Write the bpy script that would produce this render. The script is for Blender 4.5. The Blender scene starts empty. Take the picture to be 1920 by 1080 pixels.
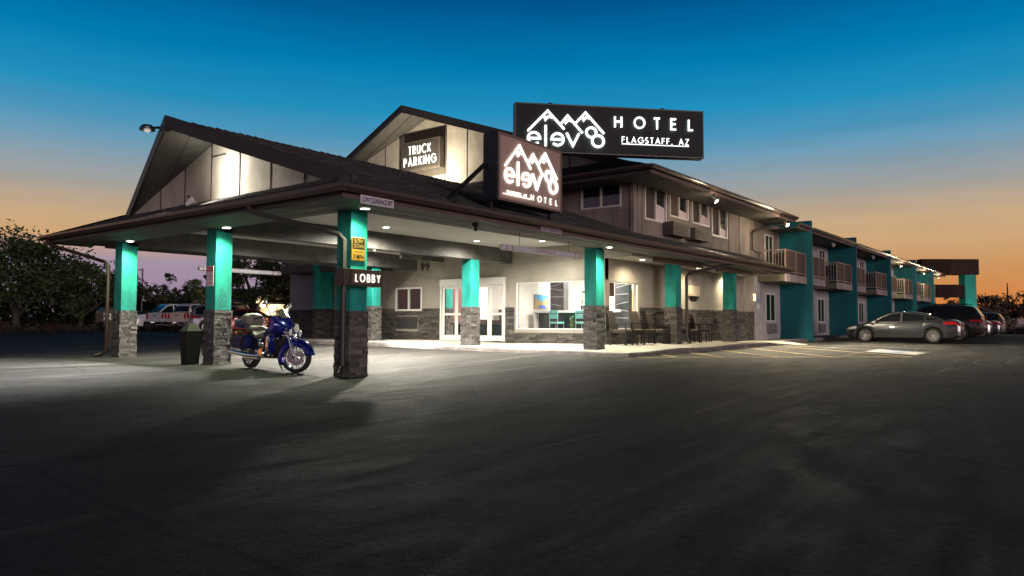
import bpy, bmesh, math, random
from math import pi, sin, cos, radians as R, sqrt, hypot, atan2
from mathutils import Vector, Matrix
random.seed(7)
S = bpy.context.scene
COL = S.collection
# ------------------------------------------------------------------ camera
YAW, PIT, ROL, FPX = R(37.97), R(2.765), R(.16), 1388.
d0 = Vector((cos(YAW), sin(YAW), 0)); r0 = Vector((sin(YAW), -cos(YAW), 0)); u0 = Vector((0, 0, 1))
cd = d0*cos(PIT) + u0*sin(PIT); cu = u0*cos(PIT) - d0*sin(PIT)
cr = r0*cos(ROL) + cu*sin(ROL); cu = cu*cos(ROL) - r0*sin(ROL)
cam = bpy.data.cameras.new('camera'); camo = bpy.data.objects.new('camera', cam); COL.objects.link(camo)
cm = Matrix((cr, cu, -cd)).transposed().to_4x4(); cm.translation = (0, 0, 1.0); camo.matrix_world = cm
cam.sensor_width = 36; cam.lens = FPX/1920*36; cam.clip_start = .05; cam.clip_end = 6000
S.camera = camo
S.view_settings.view_transform = 'Standard'; S.view_settings.look = 'None'
S.view_settings.exposure = 0; S.view_settings.gamma = 1
S.cycles.use_denoising = True; S.render.filter_size = 1.1
S.cycles.max_bounces = 8; S.cycles.transparent_max_bounces = 12
S.cycles.sample_clamp_indirect = 6

def lin(r, g, b):
    f = lambda c: (c/255/12.92) if c <= 10 else ((c/255+.055)/1.055)**2.4
    return (f(r), f(g), f(b), 1)

# ------------------------------------------------------------------ dusk sky (world space, by elevation and azimuth)
W = bpy.data.worlds.new('World'); S.world = W; W.use_nodes = True
nt = W.node_tree; nt.nodes.clear()
def N(t, **k):
    n = nt.nodes.new(t)
    for a, b in k.items(): setattr(n, a, b)
    return n
def ramp(n, stops, interp='LINEAR'):
    cr_ = n.color_ramp; cr_.interpolation = interp
    while len(cr_.elements) > 1: cr_.elements.remove(cr_.elements[0])
    cr_.elements[0].position = stops[0][0]; cr_.elements[0].color = stops[0][1]
    for p, c in stops[1:]:
        e = cr_.elements.new(p); e.color = c
tc = N('ShaderNodeTexCoord'); sx = N('ShaderNodeSeparateXYZ'); nt.links.new(tc.outputs['Generated'], sx.inputs[0])
zr = N('ShaderNodeMapRange'); zr.inputs['From Min'].default_value = 0; zr.inputs['From Max'].default_value = .5
zr.inputs['To Min'].default_value = 0; zr.inputs['To Max'].default_value = 1
nt.links.new(sx.outputs['Z'], zr.inputs['Value'])
SKY_HI = [(.2, lin(211, 170, 124)), (.252, lin(206, 172, 134)), (.30, lin(186, 168, 148)), (.335, lin(164, 164, 160)), (.375, lin(148, 163, 172)), (.43, lin(114, 160, 186)), (.48, lin(78, 152, 190)), (.55, lin(34, 146, 192)), (.66, lin(0, 126, 182)), (.80, lin(0, 88, 146)), (.9, lin(0, 44, 84)), (1, lin(0, 14, 34))]
rw = N('ShaderNodeValToRGB'); ramp(rw, [(0, lin(208, 118, 62)), (.04, lin(220, 130, 64)), (.12, lin(211, 150, 92))] + SKY_HI)
rm = N('ShaderNodeValToRGB'); ramp(rm, [(0, lin(150, 128, 150)), (.08, lin(162, 140, 166)), (.15, lin(170, 150, 168)), (.205, lin(212, 170, 122))] + [(p, c) for p, c in SKY_HI if p > .24])
rb = N('ShaderNodeValToRGB'); ramp(rb, [(0, lin(150, 118, 130)), (.12, lin(214, 168, 180)), (.24, lin(180, 146, 168)), (.45, lin(70, 76, 110)), (.8, lin(4, 24, 50)), (1, lin(0, 14, 34))])
for q in (rw, rm, rb): nt.links.new(zr.outputs[0], q.inputs[0])
def dotdir(v):
    n = N('ShaderNodeVectorMath', operation='DOT_PRODUCT'); n.inputs[1].default_value = v
    nt.links.new(tc.outputs['Generated'], n.inputs[0]); return n
az = R(63); dm = dotdir((cos(az), sin(az), 0))
mm = N('ShaderNodeMapRange', interpolation_type='SMOOTHSTEP'); mm.inputs['From Min'].default_value = .935; mm.inputs['From Max'].default_value = .978
nt.links.new(dm.outputs['Value'], mm.inputs['Value'])
m1 = N('ShaderNodeMix', data_type='RGBA'); nt.links.new(mm.outputs[0], m1.inputs[0]); nt.links.new(rw.outputs[0], m1.inputs[6]); nt.links.new(rm.outputs[0], m1.inputs[7])
db = dotdir(tuple(-d0)); mb_ = N('ShaderNodeMapRange', interpolation_type='SMOOTHSTEP'); mb_.inputs['From Min'].default_value = -.35; mb_.inputs['From Max'].default_value = .5
nt.links.new(db.outputs['Value'], mb_.inputs['Value'])
m2 = N('ShaderNodeMix', data_type='RGBA'); nt.links.new(mb_.outputs[0], m2.inputs[0]); nt.links.new(m1.outputs[2], m2.inputs[6]); nt.links.new(rb.outputs[0], m2.inputs[7])
# faint stretched dusk cloud streaks
mp = N('ShaderNodeMapping'); mp.inputs['Scale'].default_value = (2.5, 2.5, 22); nt.links.new(tc.outputs['Generated'], mp.inputs[0])
cn = N('ShaderNodeTexNoise'); cn.inputs['Scale'].default_value = 2.2; cn.inputs['Detail'].default_value = 5; nt.links.new(mp.outputs[0], cn.inputs['Vector'])
cs = N('ShaderNodeMapRange'); cs.inputs['From Min'].default_value = .3; cs.inputs['From Max'].default_value = .75; cs.inputs['To Min'].default_value = .96; cs.inputs['To Max'].default_value = 1.05
nt.links.new(cn.outputs[0], cs.inputs['Value'])
m3 = N('ShaderNodeVectorMath', operation='SCALE'); nt.links.new(m2.outputs[2], m3.inputs[0]); nt.links.new(cs.outputs[0], m3.inputs['Scale'])
bg = N('ShaderNodeBackground'); bg.inputs['Strength'].default_value = .95; nt.links.new(m3.outputs[0], bg.inputs[0])
wo = N('ShaderNodeOutputWorld'); nt.links.new(bg.outputs[0], wo.inputs[0])

# last low glow of the sunset from behind the camera: very soft, almost level
sl = bpy.data.lights.new('sun', 'SUN'); sl.energy = 1.4; sl.angle = R(22); sl.color = (1, .84, .78)
so_ = bpy.data.objects.new('sun', sl); COL.objects.link(so_); so_.rotation_euler = Vector((.42, .9, -.1)).to_track_quat('-Z', 'Y').to_euler(); so_.location = (-20, -40, 30)
# ------------------------------------------------------------------ materials
MATS = {}
def M(name, col=(.5, .5, .5), rough=.6, metal=0., var=0., vs=3., vcol=None, bump=0., bs=30., emis=None, es=0., coat=0., spec=.5, stretch=None, kind=None, ks=1.):
    if name in MATS: return MATS[name]
    m = bpy.data.materials.new(name); m.use_nodes = True; t = m.node_tree; b = t.nodes['Principled BSDF']
    L = t.links.new
    b.inputs['Base Color'].default_value = (*col[:3], 1); b.inputs['Roughness'].default_value = rough
    b.inputs['Metallic'].default_value = metal; b.inputs['Specular IOR Level'].default_value = spec
    b.inputs['Coat Weight'].default_value = coat; b.inputs['Coat Roughness'].default_value = .04
    co = t.nodes.new('ShaderNodeTexCoord'); src = co.outputs['Object']
    if stretch:
        mpn = t.nodes.new('ShaderNodeMapping'); mpn.inputs['Scale'].default_value = stretch; L(src, mpn.inputs[0]); src = mpn.outputs[0]
    colsrc = None
    if var:
        n = t.nodes.new('ShaderNodeTexNoise'); n.inputs['Scale'].default_value = vs; n.inputs['Detail'].default_value = 8; n.inputs['Roughness'].default_value = .62; L(src, n.inputs['Vector'])
        rp = t.nodes.new('ShaderNodeMapRange'); rp.inputs['From Min'].default_value = .33; rp.inputs['From Max'].default_value = .68; L(n.outputs[0], rp.inputs['Value'])
        mx = t.nodes.new('ShaderNodeMix'); mx.data_type = 'RGBA'; L(rp.outputs[0], mx.inputs[0])
        vc = vcol or tuple(c*(1-var) for c in col[:3]); mx.inputs[6].default_value = (*vc[:3], 1); mx.inputs[7].default_value = (*[min(1, c*(1+var*.35)) for c in col[:3]], 1)
        colsrc = mx.outputs[2]; L(colsrc, b.inputs['Base Color'])
        rr = t.nodes.new('ShaderNodeMapRange'); rr.inputs['To Min'].default_value = max(.02, rough-.12*min(1, rough*2)); rr.inputs['To Max'].default_value = min(1, rough+.1); L(n.outputs[0], rr.inputs['Value']); L(rr.outputs[0], b.inputs['Roughness'])
    if kind == 'tone':        # every stone / leaf clump / shingle its own shade
        an_ = t.nodes.new('ShaderNodeAttribute'); an_.attribute_name = 'tone'; tm = t.nodes.new('ShaderNodeMapRange'); tm.inputs['To Min'].default_value = 1-ks; tm.inputs['To Max'].default_value = 1+ks; L(an_.outputs['Fac'], tm.inputs['Value'])
        sc_ = t.nodes.new('ShaderNodeVectorMath'); sc_.operation = 'SCALE'; L(tm.outputs[0], sc_.inputs['Scale'])
        if colsrc: L(colsrc, sc_.inputs[0])
        else: sc_.inputs[0].default_value = col[:3]
        L(sc_.outputs[0], b.inputs['Base Color'])
    if bump:
        n2 = t.nodes.new('ShaderNodeTexNoise'); n2.inputs['Scale'].default_value = bs; n2.inputs['Detail'].default_value = 6; L(src, n2.inputs['Vector'])
        h = n2.outputs[0]
        if kind == 'siding':      # narrow vertical grooves
            sp = t.nodes.new('ShaderNodeSeparateXYZ'); L(co.outputs['Object'], sp.inputs[0])
            ad = t.nodes.new('ShaderNodeMath'); ad.operation = 'ADD'; L(sp.outputs['X'], ad.inputs[0]); L(sp.outputs['Y'], ad.inputs[1])
            md = t.nodes.new('ShaderNodeMath'); md.operation = 'PINGPONG'; md.inputs[1].default_value = .1*ks; L(ad.outputs[0], md.inputs[0])
            gt = t.nodes.new('ShaderNodeMapRange'); gt.inputs['From Max'].default_value = .012*ks; L(md.outputs[0], gt.inputs['Value'])
            a2 = t.nodes.new('ShaderNodeMath'); a2.operation = 'MULTIPLY_ADD'; a2.inputs[1].default_value = 2.; L(gt.outputs[0], a2.inputs[0]); L(h, a2.inputs[2]); h = a2.outputs[0]
        bp = t.nodes.new('ShaderNodeBump'); bp.inputs['Strength'].default_value = bump; bp.inputs['Distance'].default_value = .02; L(h, bp.inputs['Height']); L(bp.outputs[0], b.inputs['Normal'])
    if emis:
        b.inputs['Emission Color'].default_value = (*emis[:3], 1); b.inputs['Emission Strength'].default_value = es
    MATS[name] = m; return m

def make_asphalt():
    m = bpy.data.materials.new('asphalt'); m.use_nodes = True; t = m.node_tree; b = t.nodes['Principled BSDF']; L = t.links.new
    co = t.nodes.new('ShaderNodeTexCoord').outputs['Object']
    def noise(sc, det=6, vec=None, ro=.6, dist=0.):
        n = t.nodes.new('ShaderNodeTexNoise'); n.inputs['Scale'].default_value = sc; n.inputs['Detail'].default_value = det; n.inputs['Roughness'].default_value = ro; n.inputs['Distortion'].default_value = dist; L(vec or co, n.inputs['Vector']); return n.outputs[0]
    def rng(s, a, b_, c, d):
        n = t.nodes.new('ShaderNodeMapRange'); n.inputs['From Min'].default_value = a; n.inputs['From Max'].default_value = b_; n.inputs['To Min'].default_value = c; n.inputs['To Max'].default_value = d; L(s, n.inputs['Value']); return n.outputs[0]
    def mul(a, b_):
        n = t.nodes.new('ShaderNodeMath'); n.operation = 'MULTIPLY'; L(a, n.inputs[0]); L(b_, n.inputs[1]); return n.outputs[0]
    def mapv(sc, rot=0):
        n = t.nodes.new('ShaderNodeMapping'); n.inputs['Scale'].default_value = sc; n.inputs['Rotation'].default_value = (0, 0, rot); L(co, n.inputs[0]); return n.outputs[0]
    big = rng(noise(.28, 5, mapv((.5, 1.6, 1), .66), .6, 1.6), .3, .7, .5, 1.5)
    swirl = rng(noise(1.1, 7, mapv((.45, 1.8, 1), -.5), .62, 2.2), .3, .72, .5, 1.5)
    fine = mul(mul(rng(noise(26, 4), .28, .72, .5, 1.5), rng(noise(10, 3), .3, .7, .75, 1.25)), rng(noise(85, 2), .3, .7, .6, 1.4))
    streak = rng(noise(.8, 4, mapv((.12, 2.2, 1), .35), .5, 1.2), .58, .74, 1.0, 2.9)
    v = mul(mul(mul(big, swirl), fine), streak)
    # tar crack lines
    vo = t.nodes.new('ShaderNodeTexVoronoi'); vo.feature = 'DISTANCE_TO_EDGE'; vo.inputs['Scale'].default_value = .16
    wn = t.nodes.new('ShaderNodeTexNoise'); wn.inputs['Scale'].default_value = .9; wn.inputs['Detail'].default_value = 5; L(co, wn.inputs['Vector'])
    mixv = t.nodes.new('ShaderNodeMix'); mixv.data_type = 'VECTOR'; mixv.inputs[0].default_value = .28; L(co, mixv.inputs[4]); L(wn.outputs['Color'], mixv.inputs[5]); L(mixv.outputs[1], vo.inputs['Vector'])
    v = mul(v, rng(vo.outputs[0], 0, .005, .4, 1))
    v = mul(v, rng(noise(.55, 3, None, .5), .60, .70, 1, .62)); v = mul(v, rng(noise(2.3, 2, None, .5), .66, .72, 1, .55))
    hsv = t.nodes.new('ShaderNodeVectorMath'); hsv.operation = 'SCALE'; hsv.inputs[0].default_value = (.0315, .029, .027); L(v, hsv.inputs['Scale'])
    L(hsv.outputs[0], b.inputs['Base Color'])
    L(rng(swirl, .5, 1.5, .6, .9), b.inputs['Roughness']); b.inputs['Specular IOR Level'].default_value = .2
    bp = t.nodes.new('ShaderNodeBump'); bp.inputs['Strength'].default_value = 1.; bp.inputs['Distance'].default_value = .03; L(noise(38, 5), bp.inputs['Height'])
    bp2 = t.nodes.new('ShaderNodeBump'); bp2.inputs['Strength'].default_value = .35; bp2.inputs['Distance'].default_value = .05; L(noise(3.5, 5), bp2.inputs['Height']); L(bp.outputs[0], bp2.inputs['Normal'])
    L(bp2.outputs[0], b.inputs['Normal']); return m

def make_glass(name, tint=(1, 1, 1), refl=1.0):
    m = bpy.data.materials.new(name); m.use_nodes = True; t = m.node_tree; t.nodes.clear(); L = t.links.new
    o = t.nodes.new('ShaderNodeOutputMaterial'); mx = t.nodes.new('ShaderNodeMixShader'); tr = t.nodes.new('ShaderNodeBsdfTransparent'); gl = t.nodes.new('ShaderNodeBsdfGlossy')
    tr.inputs[0].default_value = (*tint, 1); gl.inputs['Roughness'].default_value = .01; gl.inputs[0].default_value = (refl, refl, refl, 1)
    fr = t.nodes.new('ShaderNodeFresnel'); fr.inputs[0].default_value = 1.5; L(fr.outputs[0], mx.inputs[0]); L(tr.outputs[0], mx.inputs[1]); L(gl.outputs[0], mx.inputs[2]); L(mx.outputs[0], o.inputs[0]); MATS[name] = m; return m

asphalt = make_asphalt()
glass = make_glass('glass'); carglass = make_glass('car_glass', (.12, .14, .15))
wall_m = M('stucco', (.30, .275, .235), .85, var=.25, vs=1.3, bump=.35, bs=45)
dusk_wall = M('grey_stucco', (.36, .345, .35), .85, var=.35, vs=2.2, bump=.4, bs=30)
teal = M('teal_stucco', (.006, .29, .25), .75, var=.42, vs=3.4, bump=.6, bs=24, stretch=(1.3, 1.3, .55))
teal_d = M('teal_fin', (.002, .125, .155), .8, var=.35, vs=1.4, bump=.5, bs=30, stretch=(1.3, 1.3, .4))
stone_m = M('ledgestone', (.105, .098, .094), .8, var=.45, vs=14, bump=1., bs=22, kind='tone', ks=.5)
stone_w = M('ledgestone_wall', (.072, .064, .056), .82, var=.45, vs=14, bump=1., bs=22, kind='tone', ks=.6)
siding = M('siding', (.25, .205, .18), .8, var=.35, vs=2.5, bump=.25, bs=25, kind='siding', ks=2.0, stretch=(1, 1, .35))
gable_m = M('gable_panel', (.44, .40, .34), .8, var=.25, vs=1.6, bump=.25, bs=20)
seam_m = M('panel_seam', (.06, .05, .045), .8)
fascia = M('fascia_brown', (.12, .075, .066), .6, var=.35, vs=6, bump=.3, bs=18, stretch=(1, 1, 4))
dkfascia = M('dark_fascia', (.034, .03, .03), .55, var=.3, vs=5)
gutter_m = M('gutter_metal', (.085, .055, .05), .32, .4, var=.2, vs=8)
soffit_m = M('soffit_board', (.10, .094, .085), .75, var=.3, vs=4, bump=.3, bs=20)
ceil_m = M('ceiling_white', (.46, .45, .42), .85, var=.14, vs=1.5, bump=.2, bs=35)
beam_m = M('beam_paint', (.066, .062, .056), .7, var=.5, vs=2.6, bump=.5, bs=14)
shingle_m = M('shingle', (.042, .038, .039), .86, var=.5, vs=6, bump=.8, bs=60, kind='tone', ks=.5)
roof_m = M('roof_deck', (.03, .028, .03), .9)
white_m = M('white_frame', (.72, .71, .68), .35)
white_v = M('vinyl', (.6, .57, .55), .4, var=.12, vs=4)
black_m = M('black_paint', (.012, .012, .013), .4)
steel_dk = M('dark_steel', (.03, .028, .028), .4, .5, var=.2, vs=10)
chrome = M('chrome', (.82, .83, .85), .07, 1.)
alu = M('aluminium', (.55, .55, .56), .3, 1.)
rubber = M('rubber', (.012, .012, .012), .75, bump=.3, bs=60)
concrete = M('concrete', (.44, .41, .36), .85, var=.3, vs=1.6, bump=.3, bs=40)
kerb_m = M('kerb_concrete', (.20, .175, .17), .8, var=.5, vs=3, bump=.5, bs=30)
GLOW = (1, .98, .94)
letter_m = M('lit_letter', (.9, .9, .9), .4, emis=(.93, 1, .96), es=1.25)
letter_w = M('lit_letter_warm', (.9, .9, .9), .4, emis=(1, .93, .82), es=1.3)
lens_m = M('light_lens', (1, .95, .85), .3, emis=(1, .93, .8), es=24.)
lens_hot = M('flood_lens', (1, .95, .85), .3, emis=(1, .86, .55), es=60.)
# ------------------------------------------------------------------ mesh builder
OFF = {}
class MB:
    def __init__(s): s.v = []; s.f = []; s.M = None; s.sm = []; s.tone = {}
    def add(s, vs, fs, smooth=False):
        b = len(s.v)
        s.v += [tuple(s.M @ Vector(p)) if s.M is not None else tuple(p) for p in vs]
        s.f += [tuple(b+i for i in f) for f in fs]; s.sm += [smooth]*len(fs); return s
    def poly(s, *p): return s.add(p, [tuple(range(len(p)))])
    def box(s, x0, x1, y0, y1, z0, z1):
        return s.add([(x0, y0, z0), (x1, y0, z0), (x1, y1, z0), (x0, y1, z0), (x0, y0, z1), (x1, y0, z1), (x1, y1, z1), (x0, y1, z1)],
                     [(3, 2, 1, 0), (4, 5, 6, 7), (0, 1, 5, 4), (1, 2, 6, 5), (2, 3, 7, 6), (3, 0, 4, 7)])
    def slab(s, top, d):     # polygon (any plane) thickened by vector d
        n = len(top); d = Vector(d); bot = [Vector(p)+d for p in top]
        return s.add(list(top)+bot, [tuple(range(n)), tuple(range(2*n-1, n-1, -1))] + [(i, n+i, n+(i+1) % n, (i+1) % n) for i in range(n)])
    def bar(s, a, b, w, h, up=(0, 0, 1)):
        a = Vector(a); b = Vector(b); t = (b-a).normalized(); up = Vector(up)
        sd = t.cross(up)
        if sd.length < 1e-4: sd = t.cross(Vector((1, 0, 0)))
        sd.normalize(); u = sd.cross(t)
        c = [(-w/2, -h/2), (w/2, -h/2), (w/2, h/2), (-w/2, h/2)]
        return s.add([a+sd*p+u*q for p, q in c]+[b+sd*p+u*q for p, q in c], [(3, 2, 1, 0), (4, 5, 6, 7), (0, 1, 5, 4), (1, 2, 6, 5), (2, 3, 7, 6), (3, 0, 4, 7)])
    def tube(s, pts, r, n=8, cap=True, closed=False):
        P = [Vector(p) for p in pts]; k = len(P); rs = r if isinstance(r, (list, tuple)) else [r]*k
        vs = []; prev = None
        for i, p in enumerate(P):
            if closed: t = P[(i+1) % k]-P[i-1]
            else: t = P[min(i+1, k-1)]-P[max(i-1, 0)]
            t.normalize()
            if prev is None:
                a = t.cross(Vector((0, 0, 1)))
                if a.length < 1e-3: a = t.cross(Vector((1, 0, 0)))
            else: a = prev - t*prev.dot(t)
            a.normalize(); prev = a; b = t.cross(a)
            vs += [p+(a*cos(2*pi*j/n)+b*sin(2*pi*j/n))*rs[i] for j in range(n)]
        fs = []
        for i in range(k if closed else k-1):
            i2 = (i+1) % k
            fs += [(i*n+j, i*n+(j+1) % n, i2*n+(j+1) % n, i2*n+j) for j in range(n)]
        s.add(vs, fs, True)
        if cap and not closed: s.add(vs[:n], [tuple(range(n-1, -1, -1))]); s.add(vs[-n:], [tuple(range(n))])
        return s
    def lathe(s, prof, c=(0, 0, 0), axis='z', n=20, cap=True):
        vs = []; k = len(prof)
        for r, h in prof:
            for j in range(n):
                a = 2*pi*j/n; p = (r*cos(a), r*sin(a), h)
                if axis == 'y': p = (p[0], p[2], p[1])
                if axis == 'x': p = (p[2], p[0], p[1])
                vs.append((p[0]+c[0], p[1]+c[1], p[2]+c[2]))
        fs = [(i*n+j, i*n+(j+1) % n, (i+1)*n+(j+1) % n, (i+1)*n+j) for i in range(k-1) for j in range(n)]
        s.add(vs, fs, True)
        if not cap: return s
        if prof[0][0] > 1e-4: s.add(vs[:n], [tuple(range(n-1, -1, -1))])
        if prof[-1][0] > 1e-4: s.add(vs[-n:], [tuple(range(n))])
        return s
    def loft(s, rings, cap=True, closed=True, smooth=True):
        n = len(rings[0]); vs = [p for r in rings for p in r]; m = n if closed else n-1
        s.add(vs, [(i*n+j, i*n+(j+1) % n, (i+1)*n+(j+1) % n, (i+1)*n+j) for i in range(len(rings)-1) for j in range(m)], smooth)
        if cap: s.add(rings[0], [tuple(range(n-1, -1, -1))]); s.add(rings[-1], [tuple(range(n))])
        return s
    def ell(s, c, r, n=12, m=8):
        prof = [(sin(pi*i/m), -cos(pi*i/m)) for i in range(m+1)]
        vs = []
        for rr, h in prof:
            for j in range(n): vs.append((c[0]+r[0]*max(rr, .001)*cos(2*pi*j/n), c[1]+r[1]*max(rr, .001)*sin(2*pi*j/n), c[2]+r[2]*h))
        return s.add(vs, [(i*n+j, i*n+(j+1) % n, (i+1)*n+(j+1) % n, (i+1)*n+j) for i in range(m) for j in range(n)], True)
    def build(s, name, mat, parent=None, bevel=0., seg=2, fix=True, sharp=35, wl=True):
        me = bpy.data.meshes.new(name)
        off = Vector((0, 0, 0))
        if wl:
            if parent is not None: off = OFF.get(parent.name, off)
            elif s.v:
                xs, ys, zs = zip(*s.v); off = Vector(((min(xs)+max(xs))/2, (min(ys)+max(ys))/2, min(zs)))
        me.from_pydata([(p[0]-off.x, p[1]-off.y, p[2]-off.z) for p in s.v], [], s.f)
        if any(s.sm): me.polygons.foreach_set('use_smooth', s.sm)
        if s.tone:
            at_ = me.attributes.new('tone', 'FLOAT', 'FACE'); at_.data.foreach_set('value', [s.tone.get(i, .5) for i in range(len(s.f))])
        me.update()
        if fix:
            bm = bmesh.new(); bm.from_mesh(me); bmesh.ops.recalc_face_normals(bm, faces=bm.faces); bm.to_mesh(me); bm.free()
        if any(s.sm) and sharp: me.set_sharp_from_angle(angle=R(sharp))
        o = bpy.data.objects.new(name, me); COL.objects.link(o)
        if isinstance(mat, (list, tuple)):
            for q in mat: me.materials.append(q)
        elif mat: me.materials.append(mat)
        if parent is not None: o.parent = parent
        else: o.location = off
        OFF[o.name] = off
        if bevel:
            md = o.modifiers.new('bevel', 'BEVEL'); md.width = bevel; md.segments = seg; md.limit_method = 'ANGLE'; md.angle_limit = R(40); md.harden_normals = False
        return o
def tag(o, label=None, cat=None, group=None, kind=None):
    if label: o['label'] = label
    if cat: o['category'] = cat
    if group: o['group'] = group
    if kind: o['kind'] = kind
    return o
def thing(name, label, cat, loc=(0, 0, 0), rz=0., group=None, local=False):
    o = bpy.data.objects.new(name, None); COL.objects.link(o); o.location = loc; o.rotation_euler = (0, 0, rz); o.empty_display_size = .2
    OFF[o.name] = Vector((0, 0, 0)) if local else Vector(loc)
    return tag(o, label, cat, group)
def dup(root, loc=None, rz=None, label=None, scale=None):
    def cp(o, par):
        c = o.copy(); COL.objects.link(c)
        if par is not None: c.parent = par
        for ch in o.children: cp(ch, c)
        return c
    r = cp(root, None)
    if loc is not None: r.location = loc
    if rz is not None: r.rotation_euler = (0, 0, rz)
    if label: r['label'] = label
    return r
LK = 2.3
def lamp(kind, loc, energy, color=(1, .92, .78), aim=None, size=.1, angle=100, blend=.6):
    l = bpy.data.lights.new('lamp', kind); l.energy = energy*LK; l.color = color
    o = bpy.data.objects.new('lamp', l); COL.objects.link(o); o.location = loc
    if kind == 'SPOT': l.spot_size = R(angle); l.spot_blend = blend; l.shadow_soft_size = size
    elif kind == 'POINT': l.shadow_soft_size = size
    elif kind == 'AREA':
        if isinstance(size, tuple): l.shape = 'RECTANGLE'; l.size, l.size_y = size
        else: l.size = size
    if aim is not None: o.rotation_euler = (Vector(aim)-Vector(loc)).to_track_quat('-Z', 'Y').to_euler()
    return o
# ------------------------------------------------------------------ lie of the land (heights measured along the kerb, columns and cars)
GC = [(0, 0, 0), (9, 10.8, 0.), (9, 15.5, .06), (9, 20.4, .09), (16.7, 9.3, .155), (27.5, 9.3, .225), (32.5, 10.5, .14), (36, 10.2, .19), (44.5, 10.3, .3), (38.7, 5.7, .15), (38.7, 8.5, .22), (16.7, 12.5, .18), (16.7, 16, .2), (16.7, 20, .26), (13, 13, .08),
      (55, 8, .22), (70, 8, .2), (107, 8, -.15), (21, 40, .42), (22, 60, .42), (14, 50, .45), (30, 60, .42), (20, 30, .35), (25, -5, 0), (0, 30, .1), (60, -10, .05), (-10, 10, 0), (19, 29, .33), (100, 60, .3), (0, 70, .4)]
def gh(x, y):
    a = b = 0.
    for px, py, pz in GC:
        w = 1/((x-px)**2+(y-py)**2+.6)**1.6; a += w*pz; b += w
    return a/b
SC = [(16.76, 9.3, .25), (16.76, 12.3, .272), (16.76, 15.6, .306), (17.67, 20.3, .385), (19.8, 18.9, .40), (19.8, 12.7, .375), (22.7, 10.8, .345), (27.65, 10.8, .345), (32.5, 11.8, .29), (27, 9.3, .315), (22, 9.3, .29), (31, 9.9, .27), (17, 24, .37), (20, 28, .38), (22, 11.8, .375), (27, 11.8, .36)]
def sh(x, y):
    a = b = 0.
    for px, py, pz in SC:
        w = 1/((x-px)**2+(y-py)**2+.3)**1.6; a += w*pz; b += w
    return a/b
# ------------------------------------------------------------------ stroke lettering (geometric sans)
def arc(cx, cy, rx, ry, a0, a1, n=18): return [(cx+rx*cos(R(a0+(a1-a0)*i/n)), cy+ry*sin(R(a0+(a1-a0)*i/n))) for i in range(n+1)]
GLY = {
 'A': (.78, [[(0, 0), (.39, 1), (.78, 0)], [(.14, .34), (.64, .34)]]), 'B': (.52, [[(.3, .53), (0, .53), (0, 1), (.26, 1)]+arc(.26, .765, .22, .235, 90, -90)[1:], [(0, .53), (0, 0), (.26, 0)]+arc(.26, .265, .26, .265, -90, 90)[1:]]),
 'C': (.8, [arc(.5, .5, .48, .5, 45, 315)]), 'E': (.48, [[(.48, 1), (0, 1), (0, 0), (.48, 0)], [(0, .52), (.44, .52)]]), 'F': (.46, [[(.46, 1), (0, 1), (0, 0)], [(0, .52), (.42, .52)]]),
 'G': (.9, [arc(.5, .5, .5, .5, 45, 360)+[(.56, .5)]]), 'H': (.64, [[(0, 0), (0, 1)], [(.64, 0), (.64, 1)], [(0, .52), (.64, .52)]]), 'I': (.0, [[(0, 0), (0, 1)]]),
 'K': (.6, [[(0, 0), (0, 1)], [(.56, 1), (.02, .46)], [(.16, .6), (.6, 0)]]), 'L': (.42, [[(0, 1), (0, 0), (.42, 0)]]), 'N': (.68, [[(0, 0), (0, 1), (.68, 0), (.68, 1)]]),
 'O': (.98, [arc(.49, .5, .49, .5, 0, 360, 32)]), 'P': (.5, [[(0, 0), (0, 1), (.24, 1)]+arc(.24, .74, .25, .26, 90, -90)[1:]+[(0, .48)]]), 'R': (.54, [[(0, 0), (0, 1), (.24, 1)]+arc(.24, .74, .25, .26, 90, -90)[1:]+[(0, .48)], [(.22, .48), (.54, 0)]]),
 'S': (.5, [arc(.26, .74, .22, .26, 40, 250, 14)+arc(.24, .25, .26, .25, 70, -150, 14)]), 'T': (.54, [[(0, 1), (.54, 1)], [(.27, 1), (.27, 0)]]),
 'U': (.58, [[(0, 1), (0, .29)]+arc(.29, .29, .29, .29, 180, 360)[1:]+[(.58, 1)]]), 'Y': (.64, [[(0, 1), (.32, .48), (.64, 1)], [(.32, .48), (.32, 0)]]), 'Z': (.58, [[(.03, 1), (.56, 1), (0, 0), (.58, 0)]]), ',': (.08, [[(.08, .08), (0, -.16)]])}
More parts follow.
